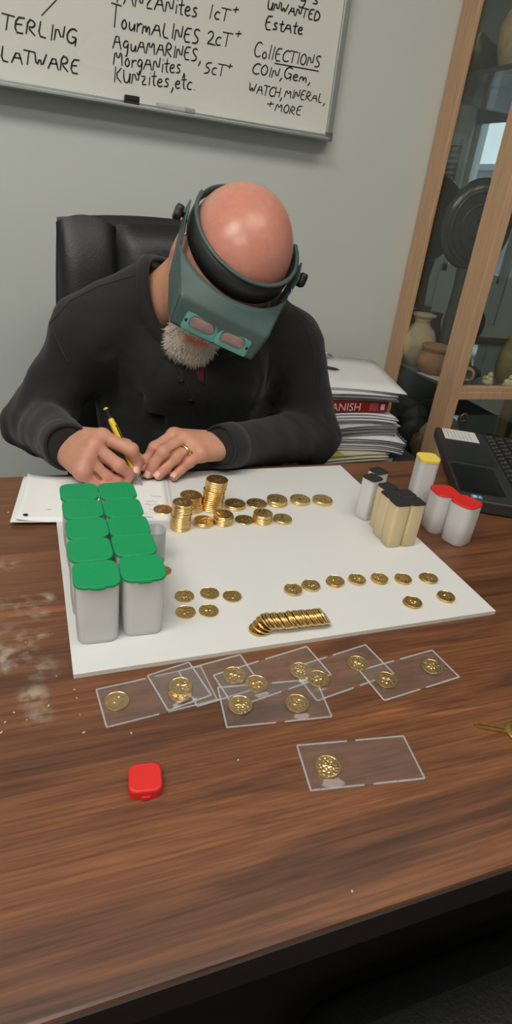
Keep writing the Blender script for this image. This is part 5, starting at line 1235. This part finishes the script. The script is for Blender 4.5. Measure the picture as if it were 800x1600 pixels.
# hood: top sheet, front sheet, side sheets
def hp(u, v):
    """u -1..1 across, v 0..1 from band to fold, 1..2 down the front"""
    a = u * 1.20; tx, ty = .0945 * math.sin(a) / math.sin(1.20), .046 + .070 * (math.cos(a) - math.cos(1.2)) / (1 - math.cos(1.2))
    T = np.array([tx, ty, .004 + .002 * math.cos(a)]); Fo = np.array([.073 * u, .137 + .003 * (1 - u * u), -.010]); Bo = np.array([.069 * u, .148 + .003 * (1 - u * u), -.054])
    return T * (1 - v) + Fo * v if v <= 1 else Fo * (2 - v) + Bo * (v - 1)
V_, F_ = [], []; nu = 24; vs = [0, .25, .5, .75, .93, 1.0, 1.07, 1.3, 1.6, 1.9, 2.0]
for v in vs:
    for i in range(nu + 1):
        p = hp(-1 + 2 * i / nu, v)
        if abs(v - 1) < .001: p = p * .5 + (hp(-1 + 2 * i / nu, .93) + hp(-1 + 2 * i / nu, 1.07)) * .25
        V_.append(tuple(p))
for j in range(len(vs) - 1):
    for i in range(nu): a = j * (nu + 1) + i; F_.append((a, a + nu + 1, a + nu + 2, a + 1))
o = MB().add(V_, F_, True).build('hood', m_teal, vz); md = o.modifiers.new('s', 'SOLIDIFY'); md.thickness = .0022; md.offset = -1
for s in (-1, 1):
    ring_ = [np.array((s * x, y, z)) for x, y, z in ((.0985, -.004, .040), (.0985, .030, .032), (.0945, .046, .005), (.0730, .137, -.010), (.0690, .148, -.054), (.0720, .115, -.066), (.0860, .060, -.048), (.0960, .010, .004), (.0985, -.006, .018))]
    c = np.mean(ring_, 0); V_ = [tuple(c)] + [tuple(p) for p in ring_]; k = len(ring_)
    F_ = [((0, 1 + i, 1 + (i + 1) % k) if s < 0 else (0, 1 + (i + 1) % k, 1 + i)) for i in range(k)]
    o = MB().add(V_, F_, False).build('side_shield', m_teal, vz); md = o.modifiers.new('s', 'SOLIDIFY'); md.thickness = .0024; md.offset = 0
    kn = MB(); kR = []
    for zz, rr_ in ((.0995, .004), (.1035, .004), (.1035, .0105), (.1055, .0118), (.1125, .0118), (.1145, .0100)):
        kR.append([(s * zz, .014 + rr_ * (1 + (.10 * math.cos(4 * t) if rr_ > .009 else 0)) * math.cos(t), .024 + rr_ * (1 + (.10 * math.cos(4 * t) if rr_ > .009 else 0)) * math.sin(t)) for t in np.linspace(0, 2 * math.pi * s, 33)[:-1]])
    kn.rings(kR).build('pivot_knob', m_blk, vz)
    MB().lathe([(0, 0), (.0028, .0), (.0028, .0012), (0, .0016)], 12, False, False, M=Matrix.Translation((s * .0905, .050, bz(.05) - .004)) @ Matrix.Rotation(s * math.radians(62), 4, 'Z').to_4x4() @ Matrix.Rotation(math.radians(90), 4, 'X')).build('rivet', m_steel, vz)
# lens plate with two lenses
lpM = Matrix.Translation((0, .1465, -.0355)) @ Matrix.Rotation(math.radians(24), 4, 'X') @ Matrix.Rotation(math.radians(90), 4, 'X')     # plate local: x across, y up, z forward(-)
pr_ = MB()
for s in (-1, 1):
    out = rrect(.0545, .0335, .0035, 6, s * .02725, 0); inn = rrect(.0415, .0200, .0085, 6, s * .0258, 0)
    pr_.rings([[(x, y, z) for x, y in P] for P, z in ((out, .002), (out, -.002), (inn, -.0035), (inn, .002), (out, .002))], False, False, False, M=lpM)
plate = pr_.build('lens_plate', m_teal2, vz)
m_lens = film('lens_face_tint', .34, 1.0, (226, 176, 164))  # pink haze in the colour stands for the lit face behind the lenses
for s in (-1, 1):
    R = [[(s * .0258 + (x - s * .0258) * k, y * k, z) for x, y in rrect(.0417, .0202, .0085, 6, s * .0258, 0)] for k, z in ((1, -.0015), (.8, -.0032), (.5, -.0044), (.2, -.0050))]
    MB().rings(R, False, True, True, M=lpM).build('lens', m_lens, plate)
    MB().lathe([(0, -.0030), (.0026, -.0030), (.0030, -.0018), (.0030, 0)], 14, False, False, M=lpM @ Matrix.Translation((s * .0508, -.002, 0))).build('screw', m_blk, plate)
